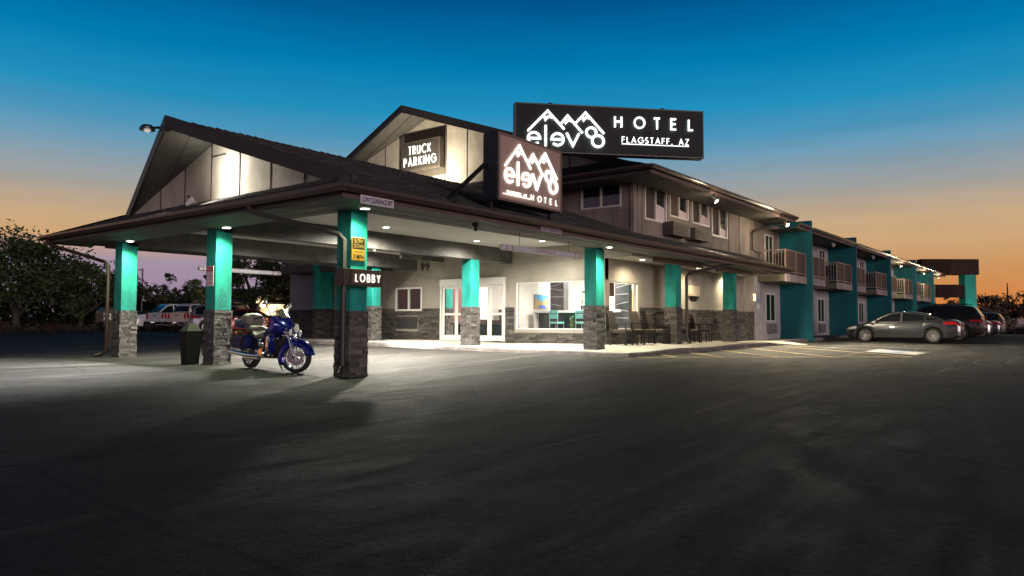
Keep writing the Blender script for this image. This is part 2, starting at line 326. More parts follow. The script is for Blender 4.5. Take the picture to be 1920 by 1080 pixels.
def ribbon(mb, pts, w, place, n0, dep, closed=False, taperless=True):
    """flat stroke of width w; place(u,v,n)->xyz"""
    P = [Vector((p[0], p[1])) for p in pts]; k = len(P); l = []; r = []
    if closed: P = P[:-1]; k -= 1
    for i in range(k):
        a = P[i-1] if (i > 0 or closed) else None; b = P[(i+1) % k] if (i < k-1 or closed) else None
        d1 = (P[i]-a).normalized() if a is not None else None; d2 = (b-P[i]).normalized() if b is not None else None
        if d1 is None: d1 = d2
        if d2 is None: d2 = d1
        n1 = Vector((-d1.y, d1.x)); n2 = Vector((-d2.y, d2.x)); m = n1+n2
        if m.length < .3: m = n1
        else: m = m/m.length*min(2.2, 1/max(.35, (m.normalized()).dot(n1)))
        l.append(P[i]+m*w/2); r.append(P[i]-m*w/2)
    vs = [place(p.x, p.y, n0) for p in l]+[place(p.x, p.y, n0) for p in r]+[place(p.x, p.y, n0+dep) for p in l]+[place(p.x, p.y, n0+dep) for p in r]
    fs = []
    for i in range(k if closed else k-1):
        j = (i+1) % k
        fs += [(2*k+i, 2*k+j, 3*k+j, 3*k+i), (i, j, 2*k+j, 2*k+i), (k+i, 3*k+i, 3*k+j, k+j)]
    if not closed: fs += [(0, 2*k, 3*k, k), (k-1, 2*k-1, 4*k-1, 3*k-1)]
    mb.add(vs, fs)
def stroke_text(mb, txt, u, v, h, w, place, n0=.02, dep=.03, total=None, track=.3, sx=1.):
    adv = [GLY[c][0]*h*sx if c != ' ' else .45*h*sx for c in txt]
    if total is not None: track_ = (total-sum(adv))/max(1, len(txt)-1)
    else: track_ = track*h
    x = u
    for c, a in zip(txt, adv):
        if c != ' ':
            for i, st in enumerate(GLY[c][1]):
                cl = len(st) > 20 and (Vector(st[0])-Vector(st[-1])).length < 1e-4
                ribbon(mb, [(x+p[0]*h*sx, v+p[1]*h) for p in st], w, place, n0, dep+.0015*i, cl)
        x += a+track_
    return x-track_
def font_text(name, txt, h, place, mat, parent, u=0, v=0, width=None, n0=.004, align='CENTER', bold=0.):
    cu_ = bpy.data.curves.new('t', 'FONT'); cu_.body = txt; cu_.align_x = align; cu_.align_y = 'CENTER'; cu_.size = 1; cu_.offset = bold; cu_.space_line = .92
    o = bpy.data.objects.new('t', cu_); COL.objects.link(o); bpy.context.view_layer.update()
    me = bpy.data.meshes.new_from_object(o.evaluated_get(bpy.context.evaluated_depsgraph_get()))
    bpy.data.objects.remove(o); xs = [q.co.x for q in me.vertices]; ys = [q.co.y for q in me.vertices]
    sy = h/(max(ys)-min(ys)); sx_ = width/(max(xs)-min(xs)) if width else sy; cx = (max(xs)+min(xs))/2; cy = (max(ys)+min(ys))/2
    m = MB(); m.add([place(u+(q.co.x-cx)*sx_, v+(q.co.y-cy)*sy, n0) for q in me.vertices], [tuple(p.vertices) for p in me.polygons]); bpy.data.meshes.remove(me)
    return m.build(name, mat, parent, fix=False)
# ------------------------------------------------------------------ ground, car park, pavement
def grid_axis(a, b): return [-1800, -700, -300, -140, -80, -50, -35]+[i for i in range(a, b)]+[b+6, b+16, b+32, b+60, b+150, b+500, 1900]
GX = grid_axis(-24, 84); GY = grid_axis(-24, 62)
HG = {}
for i, x in enumerate(GX):
    for j, y in enumerate(GY): HG[i, j] = gh(x, y)
def sheet(name, inside, dz, mat):
    idx = {}; vs = []; fs = []
    def vi(i, j):
        if (i, j) not in idx: idx[i, j] = len(vs); vs.append((GX[i], GY[j], HG[i, j]+dz))
        return idx[i, j]
    for i in range(len(GX)-1):
        for j in range(len(GY)-1):
            if inside((GX[i]+GX[i+1])/2, (GY[j]+GY[j+1])/2): fs.append((vi(i, j), vi(i+1, j), vi(i+1, j+1), vi(i, j+1)))
    m = MB(); m.add(vs, fs, True); o = m.build(name, mat, None, fix=False, sharp=0, wl=False); return tag(o, kind='structure')
dirt = M('dry_ground', (.07, .062, .045), .95, var=.5, vs=.8, bump=.6, bs=12)
ground = sheet('ground', lambda x, y: True, -.03, dirt)
lot = sheet('parking_lot', lambda x, y: -140 < x < 98 and -140 < y < (62 if x > 8 else 58), 0., asphalt)
def zg(x, y):
    i = max(k for k in range(len(GX)-1) if GX[k] <= x); j = max(k for k in range(len(GY)-1) if GY[k] <= y)
    fx = (x-GX[i])/(GX[i+1]-GX[i]); fy = (y-GY[j])/(GY[j+1]-GY[j])
    return (HG[i, j]*(1-fx)+HG[i+1, j]*fx)*(1-fy)+(HG[i, j+1]*(1-fx)+HG[i+1, j+1]*fx)*fy
def sm(t): t = max(0, min(1, t)); return t*t*(3-2*t)
def st(x, y):
    z = sh(x, y); g = zg(x, y)+.012
    ry = min(sm((y-15.7)/.6), sm((18.6-y)/.6)); rx = 1-sm((x-16.76)/1.2); z = z+(g-z)*ry*rx
    e = sm((x-27.3)/1.2)*(1-sm((y-9.3)/1.3)); return z+(g-z)*e
def strip_grid(name, x0, x1, y0, y1, step, mat, f, kind='structure', low=.12):
    nx = max(1, round((x1-x0)/step)); ny = max(1, round((y1-y0)/step)); m = MB()
    vs = [(x0+(x1-x0)*i/nx, y0+(y1-y0)*j/ny, f(x0+(x1-x0)*i/nx, y0+(y1-y0)*j/ny)) for j in range(ny+1) for i in range(nx+1)]
    q = nx+1; fs = [(j*q+i, j*q+i+1, (j+1)*q+i+1, (j+1)*q+i) for j in range(ny) for i in range(nx)]
    m.add(vs, fs)
    ring = [i for i in range(q)]+[j*q+nx for j in range(1, ny+1)]+[ny*q+i for i in range(nx-1, -1, -1)]+[j*q for j in range(ny-1, 0, -1)]
    base = len(vs); low_ = [(vs[k][0], vs[k][1], vs[k][2]-low) for k in ring]; n = len(ring)
    m.add([vs[k] for k in ring]+low_, [(i, (i+1) % n, n+(i+1) % n, n+i) for i in range(n)])
    o = m.build(name, mat, None); return tag(o, kind=kind) if kind else o
strip_grid('pavement', 16.9, 19.78, 9.45, 30, .36, concrete, st, low=.3)
strip_grid('pavement', 19.78, 32.5, 9.45, 11.78, .36, concrete, st, low=.3)
km = MB()
def kerb_run(pts, nrm):
    rings = []
    for x, y in pts:
        t = st(x, y)+.004; g = zg(x, y)-.05
        rings.append([(x+nrm[0]*a, y+nrm[1]*a, z) for a, z in ((0, g), (.012, t-.025), (.035, t), (.15, t+.002), (.15, g))])
    km.loft(rings, smooth=False)
kerb_run([(16.72, 9.30+i*.33) for i in range(60)], (1, 0))
for a, b in ((16.95, 20.6), (20.63, 24.2), (24.23, 28.6)):
    n = 9; kerb_run([(a+(b-a)*i/n, 9.28) for i in range(n+1)], (0, 1))
km.box(16.722, 16.955, 9.283, 9.44, .1, st(16.8, 9.4)+.0035)
tag(km.build('kerb', kerb_m), kind='structure')
def padz(x): return .285+.014*min(x-32.5, 9) if x < 41.5 else .41
strip_grid('walkway', 32.52, 78, 10.5, 11.78, .6, kerb_m, lambda x, y: padz(x), low=.4)
# painted markings
yel = M('yellow_paint', (.62, .46, .12), .7, var=.5, vs=4, vcol=(.3, .22, .08)); wht = M('white_paint', (.6, .6, .6), .7, var=.4, vs=3); blu = M('blue_paint', (.05, .2, .5), .7, var=.3, vs=3)
def line(mb, a, b, w, dz=.008):
    a = Vector(a); b = Vector(b); n = max(2, int((b-a).length/.5)); d = (b-a).normalized(); s_ = Vector((-d.y, d.x))*w/2
    L_ = []; 
    for i in range(n+1):
        p = a+(b-a)*i/n
        for q in (p+s_, p-s_): L_.append((q.x, q.y, zg(q.x, q.y)+dz))
    mb.add(L_, [(2*i, 2*i+1, 2*i+3, 2*i+2) for i in range(n)])
ym = MB(); line(ym, (16.75, 9.05), (21.9, 3.72), .12)
for x in (18.4, 20.2, 22.4, 24.5): 
    t = (x-16.75-(9.2-9.05)*0)/(1.0+.966*.966)  # meet the border line
    k = (9.2-9.05+1.035*(x-16.75))/(.93+1.035); line(ym, (x, 9.2), (x-k, 9.2-.93*k), .1, .012)
line(ym, (26.6, 9.15), (22.0, 3.75), .1, .012)
tag(ym.build('road_marking', yel), kind='structure')
wm = MB(); 
for a, b in (((27.4, 8.9), (25.3, 3.8)), ((29.9, 8.6), (28.1, 3.9)), ((32.0, 8.7), (30.2, 3.9)), ((34.7, 8.6), (32.6, 3.9)), ((36.9, 9), (36.4, 4.4)), ((41, 9), (41, 4.4)), ((45.3, 9.3), (45.3, 4.4)), ((49, 9), (49, 4.4)), ((53, 9), (53, 4.4)), ((57, 9), (57, 4.4)), ((61, 9), (61, 4.4)), ((66, 9), (66, 3)), ((70, 9), (70, 3)), ((74, 9), (74, 3))): line(wm, a, b, .11)
for i in range(9): line(wm, (24.06-.11*i, 5.26-.165*i), (26.12-.17*i, 5.28-.168*i), .2, .014)
for y in (52.5, 54): line(wm, (4, y-3), (26, y-3), .1)
tag(wm.build('road_marking', wht), kind='structure')
bmk = MB(); line(bmk, (24.2, 4.95), (24.0, 4.3), .35, .02); line(bmk, (25.6, 5.0), (25.1, 4.3), .35, .02); tag(bmk.build('road_marking', blu), kind='structure')
tyre = M('tyre_mark', (.022, .021, .02), .8, var=.5, vs=6, vcol=(.04, .038, .035)); tmk = MB()
for cx, cy, r_, a0, a1, w_ in ((21, -4, 6.2, 60, 130, .05), (21, -4, 7.7, 64, 126, .045), (28, -2, 5.2, 70, 165, .05), (28, -2, 6.6, 80, 150, .04), (9, 2.5, 3.2, 10, 80, .035), (15, 4.0, 2.2, 140, 230, .03)):
    P_ = [(cx+r_*cos(R(a0+(a1-a0)*i/14)), cy+r_*sin(R(a0+(a1-a0)*i/14))) for i in range(15)]
    for a, b in zip(P_, P_[1:]): line(tmk, a, b, w_, .006)
tag(tmk.build('tyre_marks', tyre), kind='structure')
rg = random.Random(11); gr = MB()
for i in range(4200):     # loose grit on the asphalt
    x = 2.0+16*rg.random()**1.4; y = x*rg.uniform(.0, 1.6); z = zg(x, y); r_ = rg.choice((.002, .0025, .003, .004, .005))*rg.uniform(.8, 1.3); a = rg.uniform(0, 6.28)
    b = [(x+r_*cos(a+k*2.09), y+r_*sin(a+k*2.09), z+.001) for k in range(3)]; gr.add(b+[(x, y, z+r_*1.1)], [(0, 1, 3), (1, 2, 3), (2, 0, 3)])
tag(gr.build('gravel', M('grit', (.10, .095, .09), .9), fix=False), kind='stuff')
# ------------------------------------------------------------------ stacked ledgestone faces
def stones(mb, place, u0, u1, z0, z1, openings=(), dmin=.006, dmax=.055, hh=(.05, .095), ll=(.14, .46), rnd=random):
    z = z0
    while z < z1-.01:
        h = min(rnd.uniform(*hh), z1-z)
        if z1-z-h < .03: h = z1-z
        segs = [(u0, u1)]
        for a, b, c, d in openings:
            if c < z+h*.5 < d:
                new = []
                for s, e in segs:
                    if b <= s or a >= e: new.append((s, e))
                    else:
                        if a > s: new.append((s, a))
                        if b < e: new.append((b, e))
                segs = new
        for s, e in segs:
            u = s
            while u < e-.001:
                l = min(rnd.uniform(*ll), e-u)
                if e-u-l < .07: l = e-u
                d = rnd.uniform(dmin, dmax); d2 = d+rnd.uniform(-.008, .008); g = .0035; j = rnd.uniform(-.004, .004)
                c = [(u+g, z+g), (u+l-g, z+g+j), (u+l-g, z+h-g+j), (u+g, z+h-g)]
                vs = [place(p, q, -.005) for p, q in c]+[place(c[0][0], c[0][1], d), place(c[1][0], c[1][1], d2), place(c[2][0], c[2][1], d2), place(c[3][0], c[3][1], d)]
                tn = rnd.random()
                for q_ in range(5): mb.tone[len(mb.f)+q_] = tn
                mb.add(vs, [(4, 5, 6, 7), (0, 1, 5, 4), (1, 2, 6, 5), (2, 3, 7, 6), (3, 0, 4, 7)]); u += l
        z += h
def wallbox(mb, u0, u1, z0, z1, openings, place, t):
    """wall slab in cells around its openings (u0,u1,z0,z1); place(u,z,n)"""
    us = sorted({u0, u1, *[o[0] for o in openings], *[o[1] for o in openings]}); us = [u for u in us if u0 <= u <= u1]
    for a, b in zip(us, us[1:]):
        m = (a+b)/2; zz = z0
        for o in sorted([o for o in openings if o[0] < m < o[1]], key=lambda o: o[2])+[(0, 0, z1, z1)]:
            if o[2] > zz+1e-4:
                c = [(a, zz), (b, zz), (b, o[2]), (a, o[2])]
                mb.add([place(p, q, 0) for p, q in c]+[place(p, q, -t) for p, q in c], [(0, 1, 2, 3), (7, 6, 5, 4), (0, 4, 5, 1), (1, 5, 6, 2), (2, 6, 7, 3), (3, 7, 4, 0)])
            zz = max(zz, o[3])
PX = lambda x0: (lambda u, z, n: (x0-n, u, z))      # wall facing -x: u runs along y
PY = lambda y0: (lambda u, z, n: (u, y0-n, z))      # wall facing -y: u runs along x
# ------------------------------------------------------------------ entrance canopy
EY, EX, EZ, SL, RY, RZ = 9.83, 7.98, 3.33, .3555, 16.07, 5.55
canopy = thing('entrance_canopy', 'low drive-through entrance canopy with dark shingled gable roof on teal and stone columns', 'canopy', (13, 15.5, .1))
zm = lambda y: EZ+SL*(y-EY)                          # main slope
XW = 9.35; ZW = EZ+.42*(XW-EX); YW = EY+(ZW-EZ)/SL; PKX = 8.06
XB = 21.6
rf = MB()
topA = [(EX, EY, EZ), (31.7, EY, EZ), (31.7, 11.78, zm(11.78)), (XB-.02, 11.78, zm(11.78)), (XB-.02, RY, RZ), (PKX, RY, RZ), (XW, YW, ZW)]
rf.slab(topA, (0, 0, -.14))
Yf = 2*RY-EY; topB = [(EX, Yf, EZ), (XW, 2*RY-YW, ZW), (PKX, RY, RZ), (XB-.02, RY, RZ), (XB-.02, Yf, EZ)]
rf.slab(topB, (0, 0, -.14)); rf.slab([(EX, EY, EZ), (XW+.02, YW, ZW), (XW+.02, 2*RY-YW, ZW), (EX, Yf, EZ)], (0, 0, -.14))
roof = rf.build('roof', roof_m, canopy)
def inpoly(x, y, P):
    c = False; n = len(P)
    for i in range(n):
        x1, y1 = P[i][:2]; x2, y2 = P[i-1][:2]
        if (y1 > y) != (y2 > y) and x < (x2-x1)*(y-y1)/(y2-y1)+x1: c = not c
    return c
def shingles(mb, P, f, along, lo, hi, b0, b1, exp=.135, tw=.3, wav=.0):
    """courses of shingles: along='x' rows run in x and climb in y (lo->hi), f(x,y)=roof height"""
    k = 0; s_ = 1 if hi > lo else -1; v = lo
    while (hi-v)*s_ > .02:
        u = b0-random.random()*tw
        while u < b1:
            w = tw*random.uniform(.7, 1.2); v2 = v+s_*exp*1.02; cu_, cv = u+w/2, v+s_*exp/2
            x, y = (cu_, cv) if along == 'x' else (cv, cu_)
            ks_ = [q_ for q_ in range(9) if inpoly(*((u+w*q_/8, cv) if along == 'x' else (cv, u+w*q_/8)), P)]
            if len(ks_) > 2:
                ua, ub = u+w*ks_[0]/8, u+w*ks_[-1]/8
                t = .012+random.random()*.012+(.01 if random.random() < .12 else 0); g = .003; vj = v-s_*random.uniform(0, .012)
                q = [(ua+g, vj, t), (ub-g, vj, t*random.uniform(.8, 1.2)), (ub-g, v2, .004), (ua+g, v2, .004), (ua+g, vj, -.004), (ub-g, vj, -.004)]
                pts = [((a, b, f(a, b)+c) if along == 'x' else (b, a, f(b, a)+c)) for a, b, c in q]
                tn = random.random()
                for q_ in range(4): mb.tone[len(mb.f)+q_] = tn
                mb.add(pts, [(0, 1, 2, 3), (4, 5, 1, 0), (5, 2, 1), (4, 0, 3)])
            u += w
        v += s_*exp; k += 1
sg = MB()
shingles(sg, topA, lambda x, y: zm(y), 'x', EY, RY, 8, 31.7)
shingles(sg, [(EX, EY), (XW, YW), (XW, 2*RY-YW), (EX, Yf)], lambda x, y: EZ+.42*(x-EX), 'y', EX, XW, EY, Yf)
x = PKX+.02
while x < XB-.2:     # ridge caps
    h = random.uniform(.02, .045); l = .2
    sg.add([(x, RY-.13, RZ-.03), (x, RY, RZ+h), (x, RY+.13, RZ-.03), (x+l*1.1, RY-.13, RZ-.04), (x+l*1.1, RY, RZ+.012), (x+l*1.1, RY+.13, RZ-.04)], [(0, 1, 4, 3), (1, 2, 5, 4), (0, 2, 1)]); x += l
for i in range(11):  # hip caps
    for s_ in (0, 1):
        t = i/11; t2 = (i+1.1)/11; A = Vector((EX, EY, EZ)); B = Vector((XW, YW, ZW)); 
        if s_: A.y = Yf; B.y = 2*RY-YW
        p = A.lerp(B, t); q = A.lerp(B, t2); dd = Vector((.1, -.1 if not s_ else .1, -.01))
        sg.add([p+dd*.9+Vector((-.1, 0, 0))*0, p+Vector((0, 0, .05)), p-dd, q+dd*.9, q+Vector((0, 0, .025)), q-dd], [(0, 1, 4, 3), (1, 2, 5, 4), (0, 2, 1)])
sg.build('shingles', shingle_m, roof)
# gable wall with vertical panel seams, prow rake boards and lined soffit
gw = MB(); apex = RZ-.22
gw.slab([(XW, YW+.1, ZW-.1), (XW, 2*RY-YW-.1, ZW-.1), (XW, RY, apex)], (.1, 0, 0)); gwall = gw.build('gable_wall', gable_m, canopy)
for y in (12.75, 13.95, 15.15, 16.35, 17.55, 18.75):
    zt = apex-abs(y-RY)*(apex-ZW+.1)/(RY-YW-.1); gs = MB(); gs.box(XW-.018, XW-.002, y-.016, y+.016, ZW-.08, zt); gs.build('panel_seam', seam_m, gwall)
gs = MB(); gs.box(XW-.016, XW-.002, 15.75, 16.33, 4.92, 4.94); gs.build('panel_seam', seam_m, gwall)
rk = MB()
for s_ in (-1, 1):
    b = Vector((XW+.0, RY+s_*(RY-YW), ZW+.055)); p = Vector((PKX-.02, RY, RZ+.055))
    e = b+(b-p)*.035
    rk.slab([e, p, p+Vector((0, 0, -.29)), e+Vector((0, 0, -.29))], (.05, s_*.02, 0))
rk.build('rake_board', dkfascia, canopy)
so = MB()
for s_ in (-1, 1): so.slab([(XW+.02, RY+s_*(RY-YW), ZW-.15), (PKX+.05, RY, RZ-.2), (XW+.02, RY, RZ-.2)], (0, 0, .03))
so.build('gable_soffit', soffit_m, canopy)
sx_ = MB()
for s_ in (-1, 1):
    a = Vector((XW-.35, RY+s_*.02, RZ-.212)); b = Vector((XW-.02, RY+s_*(RY-YW)*.72, ZW+.32)); 
    sx_.bar((PKX+.62, RY, RZ-.208), (XW-.0, RY+s_*(RY-YW)*.52, RZ-.208-(RZ-ZW-.05)*.52), .02, .012)
sx_.build('soffit_seam', seam_m, canopy)
# eave fascia, gutters
fa = MB(); fa.box(EX, EX+.035, EY+.035, Yf, 3.13, EZ-.15); fa.build('fascia_board', dkfascia, canopy)
fb = MB(); fb.box(EX, 31.35, EY, EY+.035, 3.12, EZ-.13); fb.build('fascia_board', fascia, canopy)
def gutter(parent, a, b, z, nrm, mat=gutter_m):
    pr = [(0, 0), (.0, -.11), (.075, -.115), (.1, -.07), (.125, -.045), (.125, .012), (.11, .012), (.108, -.035), (.015, -.05), (.015, 0)]
    m = MB(); m.loft([[(p[0]+nrm[0]*o, p[1]+nrm[1]*o, z+h) for o, h in pr] for p in (a, b)], smooth=False)
    L_ = Vector((b[0]-a[0], b[1]-a[1])); n = int(L_.length/1.5)
    for i in range(1, n):
        x = a[0]+L_.x*i/n; y = a[1]+L_.y*i/n; m.box(x-.012+min(0, nrm[0]*.1), x+.012+max(0, nrm[0]*.1), y-.012+min(0, nrm[1]*.1), y+.012+max(0, nrm[1]*.1), z+.002, z+.01)
    return m.build('gutter', mat, parent)
gutter(canopy, (EX-.003, EY-.1), (EX-.003, Yf+.1), EZ+.0, (-1, 0), gutter_m); gutter(canopy, (EX-.1, EY-.003), (31.75, EY-.003), EZ, (0, -1))
# soffit boards round the overhang, recessed ceilings, beams
sb = MB()
for i in range(5): sb.box(EX+.04+i*.2, EX+.232+i*.2, EY+.04+i*.2*.95, Yf-.04, 3.128+.004*(i % 2), 3.15)
for i in range(5): sb.box(EX+.04+i*.2, 31.3, EY+.04+i*.2, EY+.232+i*.2, 3.126+.004*(i % 2), 3.149)
sb.build('soffit_board', soffit_m, canopy)
cl = MB(); cl.box(9.0, 19.78, 10.86, Yf-.9, 3.53, 3.56); cl.box(19.82, 31.3, 10.86, 11.78, 3.05, 3.08); cl.box(19.82, 31.3, 10.84, 10.86, 3.05, 3.12)
cl.box(19.785, 19.818, 10.86, 11.795, 3.045, 3.529); cl.build('ceiling', ceil_m, canopy)
be = MB(); be.box(9.0, 9.14, 10.9, Yf-.9, 3.135, 3.525); be.box(9.14, 19.79, 10.88, 11.0, 3.135, 3.525); be.box(9.14, 19.79, 15.45, 15.78, 3.05, 3.526); be.box(9.14, 19.79, 20.0, 20.3, 3.02, 3.527)
be.box(9.14, 19.79, Yf-1.0, Yf-.9, 3.05, 3.525); be.box(17.7, 19.79, 18.6, 18.75, 3.25, 3.526)
be.build('ceiling_beam', beam_m, canopy, bevel=.008)
# columns
def column(x, y, top=3.128, core=.2, zb=None):
    g = (zb if zb is not None else (st(x+.2, y+.2) if x > 16.5 else zg(x+.2, y+.2)))-.02; zt = g+1.25
    c = MB(); c.box(x+.02, x+.42, y+.02, y+.42, zt, top); col = c.build('column', teal, canopy, bevel=.006)
    s_ = MB(); s_.box(x+.025, x+.415, y+.025, y+.415, g, zt-.004); rn = random.Random(int(x*100+y))
    for pl, u in ((lambda u, z, n: (x+.025-n, u, z), y), (lambda u, z, n: (u, y+.025-n, z), x), (lambda u, z, n: (x+.415+n, u, z), y), (lambda u, z, n: (u, y+.415+n, z), x)):
        stones(s_, pl, u-.005, u+.445, g, zt, rnd=rn, dmin=.004, dmax=.042, ll=(.1, .32))
    b = s_.build('stone_base', stone_m, col); return col
for x, y, t in ((8.96, 10.8, 3.128), (8.96, 15.43, 3.128), (8.96, 19.98, 3.128), (17.67, 10.8, 3.128), (22.7, 10.8, 3.12), (27.65, 10.8, 3.12), (17.67, 15.43, 3.05), (17.67, 20.1, 3.53)): column(x, y, t)
# timber blocks carrying the porch eave at the two far columns
bk = MB()
for x in (22.7, 27.65): bk.box(x-1.6, x+1.9, 10.7, 10.84, 2.97, 3.12)
bk.build('eave_beam', fascia, canopy)
# ------------------------------------------------------------------ hotel building
hotel = thing('hotel_building', 'two-storey grey hotel building with glass lobby front and tall shingled gable behind the canopy', 'hotel', (27, 18, .3))
LX, BY = 19.8, 11.8
darkglass = M('dark_window', (.015, .016, .02), .04, spec=.9)
# lobby walls with openings
opA = [(12.25, 15.29, .82, 2.39), (15.76, 18.71, .2, 2.58), (19.72, 21.16, 1.5, 2.36)]
opB = [(20.06, 21.95, .84, 2.34)]
lw = MB(); wallbox(lw, BY, 24.9, .25, 3.6, opA, PX(LX), .2); wallbox(lw, LX+.2, 32.62, .25, 3.9, opB, PY(BY), .2)
lw.box(LX, LX+.2, BY, BY, .25, 3.6)
lobby_wall = lw.build('lobby_wall', wall_m, hotel)
ws = MB(); opA2 = [(12.2, 15.34, .74, 9), (15.72, 18.75, 0, 9), (19.68, 21.2, 1.44, 9), (19.9, 21.1, .74, 1.3)]
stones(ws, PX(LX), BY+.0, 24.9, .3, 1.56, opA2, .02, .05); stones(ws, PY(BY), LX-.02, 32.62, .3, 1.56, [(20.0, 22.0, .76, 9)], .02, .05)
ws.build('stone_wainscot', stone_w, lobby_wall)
def window(parent, pl, u0, u1, z0, z1, mull=(), fw=.05, mat=white_m, pane=darkglass, proud=.03, rails=(), pn=-.05, name='window', sill=False):
    f = MB()
    def b(a, c, d, e, n0=-.06, n1=proud): 
        P = [pl(a, d, n1), pl(c, d, n1), pl(c, e, n1), pl(a, e, n1)]; Q = [pl(a, d, n0), pl(c, d, n0), pl(c, e, n0), pl(a, e, n0)]
        f.add(P+Q, [(0, 1, 2, 3), (7, 6, 5, 4), (0, 4, 5, 1), (1, 5, 6, 2), (2, 6, 7, 3), (3, 7, 4, 0)])
    b(u0, u0+fw, z0, z1); b(u1-fw, u1, z0, z1); b(u0+fw, u1-fw, z0, z0+fw); b(u0+fw, u1-fw, z1-fw, z1)
    for m in mull: b(m-fw*.45, m+fw*.45, z0+fw, z1-fw, -.05, proud-.006)
    for r_ in rails: b(u0+fw, u1-fw, r_-fw*.4, r_+fw*.4, -.045, proud-.01)
    o = f.build(name, mat, parent)
    p = MB(); p.add([pl(u0+fw*.5, z0+fw*.5, pn), pl(u1-fw*.5, z0+fw*.5, pn), pl(u1-fw*.5, z1-fw*.5, pn), pl(u0+fw*.5, z1-fw*.5, pn)], [(0, 1, 2, 3)]); p.build('pane', pane, o, fix=False)
    return o
window(hotel, PX(LX), 12.2, 15.3, .80, 2.4, (), .05, pane=glass, proud=-.03, pn=-.09)
window(hotel, PY(BY), 20.04, 21.96, .82, 2.35, (), .05, pane=glass, proud=-.03, pn=-.09)
w_ = window(hotel, PX(LX), 19.72, 21.16, 1.48, 2.37, (20.44,), .06, pane=darkglass)
wt = MB()      # corner post between the two lobby windows, ceiling line on the bulkhead
wt.box(LX-.015, LX+.02, 11.79, 15.4, 3.04, 3.06); wt.box(LX-.02, 20.04, BY-.02, BY+.26, .82, 2.38); wt.build('corner_post', wall_m, hotel)
ac = MB(); ac.box(LX-.02, LX+.05, 19.95, 21.08, .8, 1.26); 
for i in range(7): ac.box(LX-.035, LX-.02, 19.99, 21.04, .84+i*.055, .865+i*.055)
ac.build('air_conditioner', M('ac_dark', (.05, .048, .045), .5), hotel)
# sliding doors
dr = MB(); pl = PX(LX)
def pbox(m, pl, a, c, d, e, n0, n1):
    P = [pl(a, d, n1), pl(c, d, n1), pl(c, e, n1), pl(a, e, n1)]; Q = [pl(a, d, n0), pl(c, d, n0), pl(c, e, n0), pl(a, e, n0)]
    m.add(P+Q, [(0, 1, 2, 3), (7, 6, 5, 4), (0, 4, 5, 1), (1, 5, 6, 2), (2, 6, 7, 3), (3, 7, 4, 0)])
pbox(dr, pl, 15.72, 18.75, 2.36, 2.6, -.1, .09); pbox(dr, pl, 18.67, 18.75, .39, 2.36, -.1, .07); pbox(dr, pl, 15.72, 15.8, .39, 2.36, -.1, .07)
dframe = dr.build('door_frame', white_m, hotel, bevel=.006)
for a, b, n in ((17.98, 18.66, .0), (17.25, 17.97, .035), (16.42, 17.24, .035), (15.81, 16.44, 0)):
    d = MB(); z0, z1 = .41, 2.35
    for q in ((a, a+.07, z0, z1), (b-.07, b, z0, z1), (a+.07, b-.07, z0, z0+.18), (a+.07, b-.07, z1-.09, z1), (a+.07, b-.07, 1.3, 1.38)): pbox(d, pl, *q, n-.03, n+.02)
    o = d.build('sliding_door', white_m, dframe)
    g = MB(); g.add([pl(a+.06, z0+.1, n-.005), pl(b-.06, z0+.1, n-.005), pl(b-.06, z1-.05, n-.005), pl(a+.06, z1-.05, n-.005)], [(0, 1, 2, 3)]); g.build('pane', glass, o, fix=False)
# lobby interior shell
iw = M('interior_white', (.72, .71, .66), .8); 
ish = MB(); ish.box(25.6, 25.7, 12, 24.8, .36, 3.0); ish.box(20.0, 25.6, 24.3, 24.4, .36, 3.0); ish.box(20.02, 25.6, 19.3, 19.4, .36, 2.99); ish.box(20.02, 25.6, 16.6, 16.7, .36, 2.985); ish.box(25.5, 25.6, 12, 15.2, .36, 3.01)
ish.build('interior_wall', iw, hotel)
fl = MB(); fl.box(20.0, 25.6, 12.0, 24.3, .3, .385); fl.build('interior_floor', M('tile_floor', (.3, .29, .27), .25, var=.15), hotel)
ci = MB(); ci.box(20.0, 25.6, 12.0, 24.3, 2.98, 3.1); ci.build('interior_ceiling', iw, hotel)
for x, y, e in ((21.6, 13.4, 110), (23.7, 15.4, 110), (22.2, 17.6, 150), (24.4, 13.2, 95)):
    lamp('AREA', (x, y, 2.93), e, (1, .95, .86), (x, y, 0), .9)
    f = MB(); f.lathe([(.001, 2.972), (.11, 2.972), (.115, 2.978)], (x, y, 0)); f.build('ceiling_light', lens_m, hotel)
slate = M('slate_pillar', (.055, .06, .06), .3, var=.5, vs=2.5, vcol=(.02, .022, .024))
vein = M('marble_vein', (.5, .5, .5), .4)
ip = MB(); ip.box(23.0, 23.35, 15.5, 16.12, .38, 2.978); ip.box(22.2, 22.42, 12.3, 12.84, .38, 2.978); pil = ip.build('pillar', slate, hotel)
vv = MB()
for k in range(7):
    z = 1.2+.26*k+random.uniform(-.08, .08); a = random.uniform(-.2, .12)
    vv.add([(22.996, 15.52+.05*(k % 3), z), (22.996, 16.1, z+a), (22.996, 16.1, z+a+.012), (22.996, 15.52+.05*(k % 3), z+.02)], [(0, 1, 2, 3)])
    vv.add([(22.196, 12.33, z+a), (22.196, 12.8, z), (22.196, 12.8, z+.01), (22.196, 12.33, z+a+.018)], [(0, 1, 2, 3)])
vv.build('stone_vein', vein, pil)
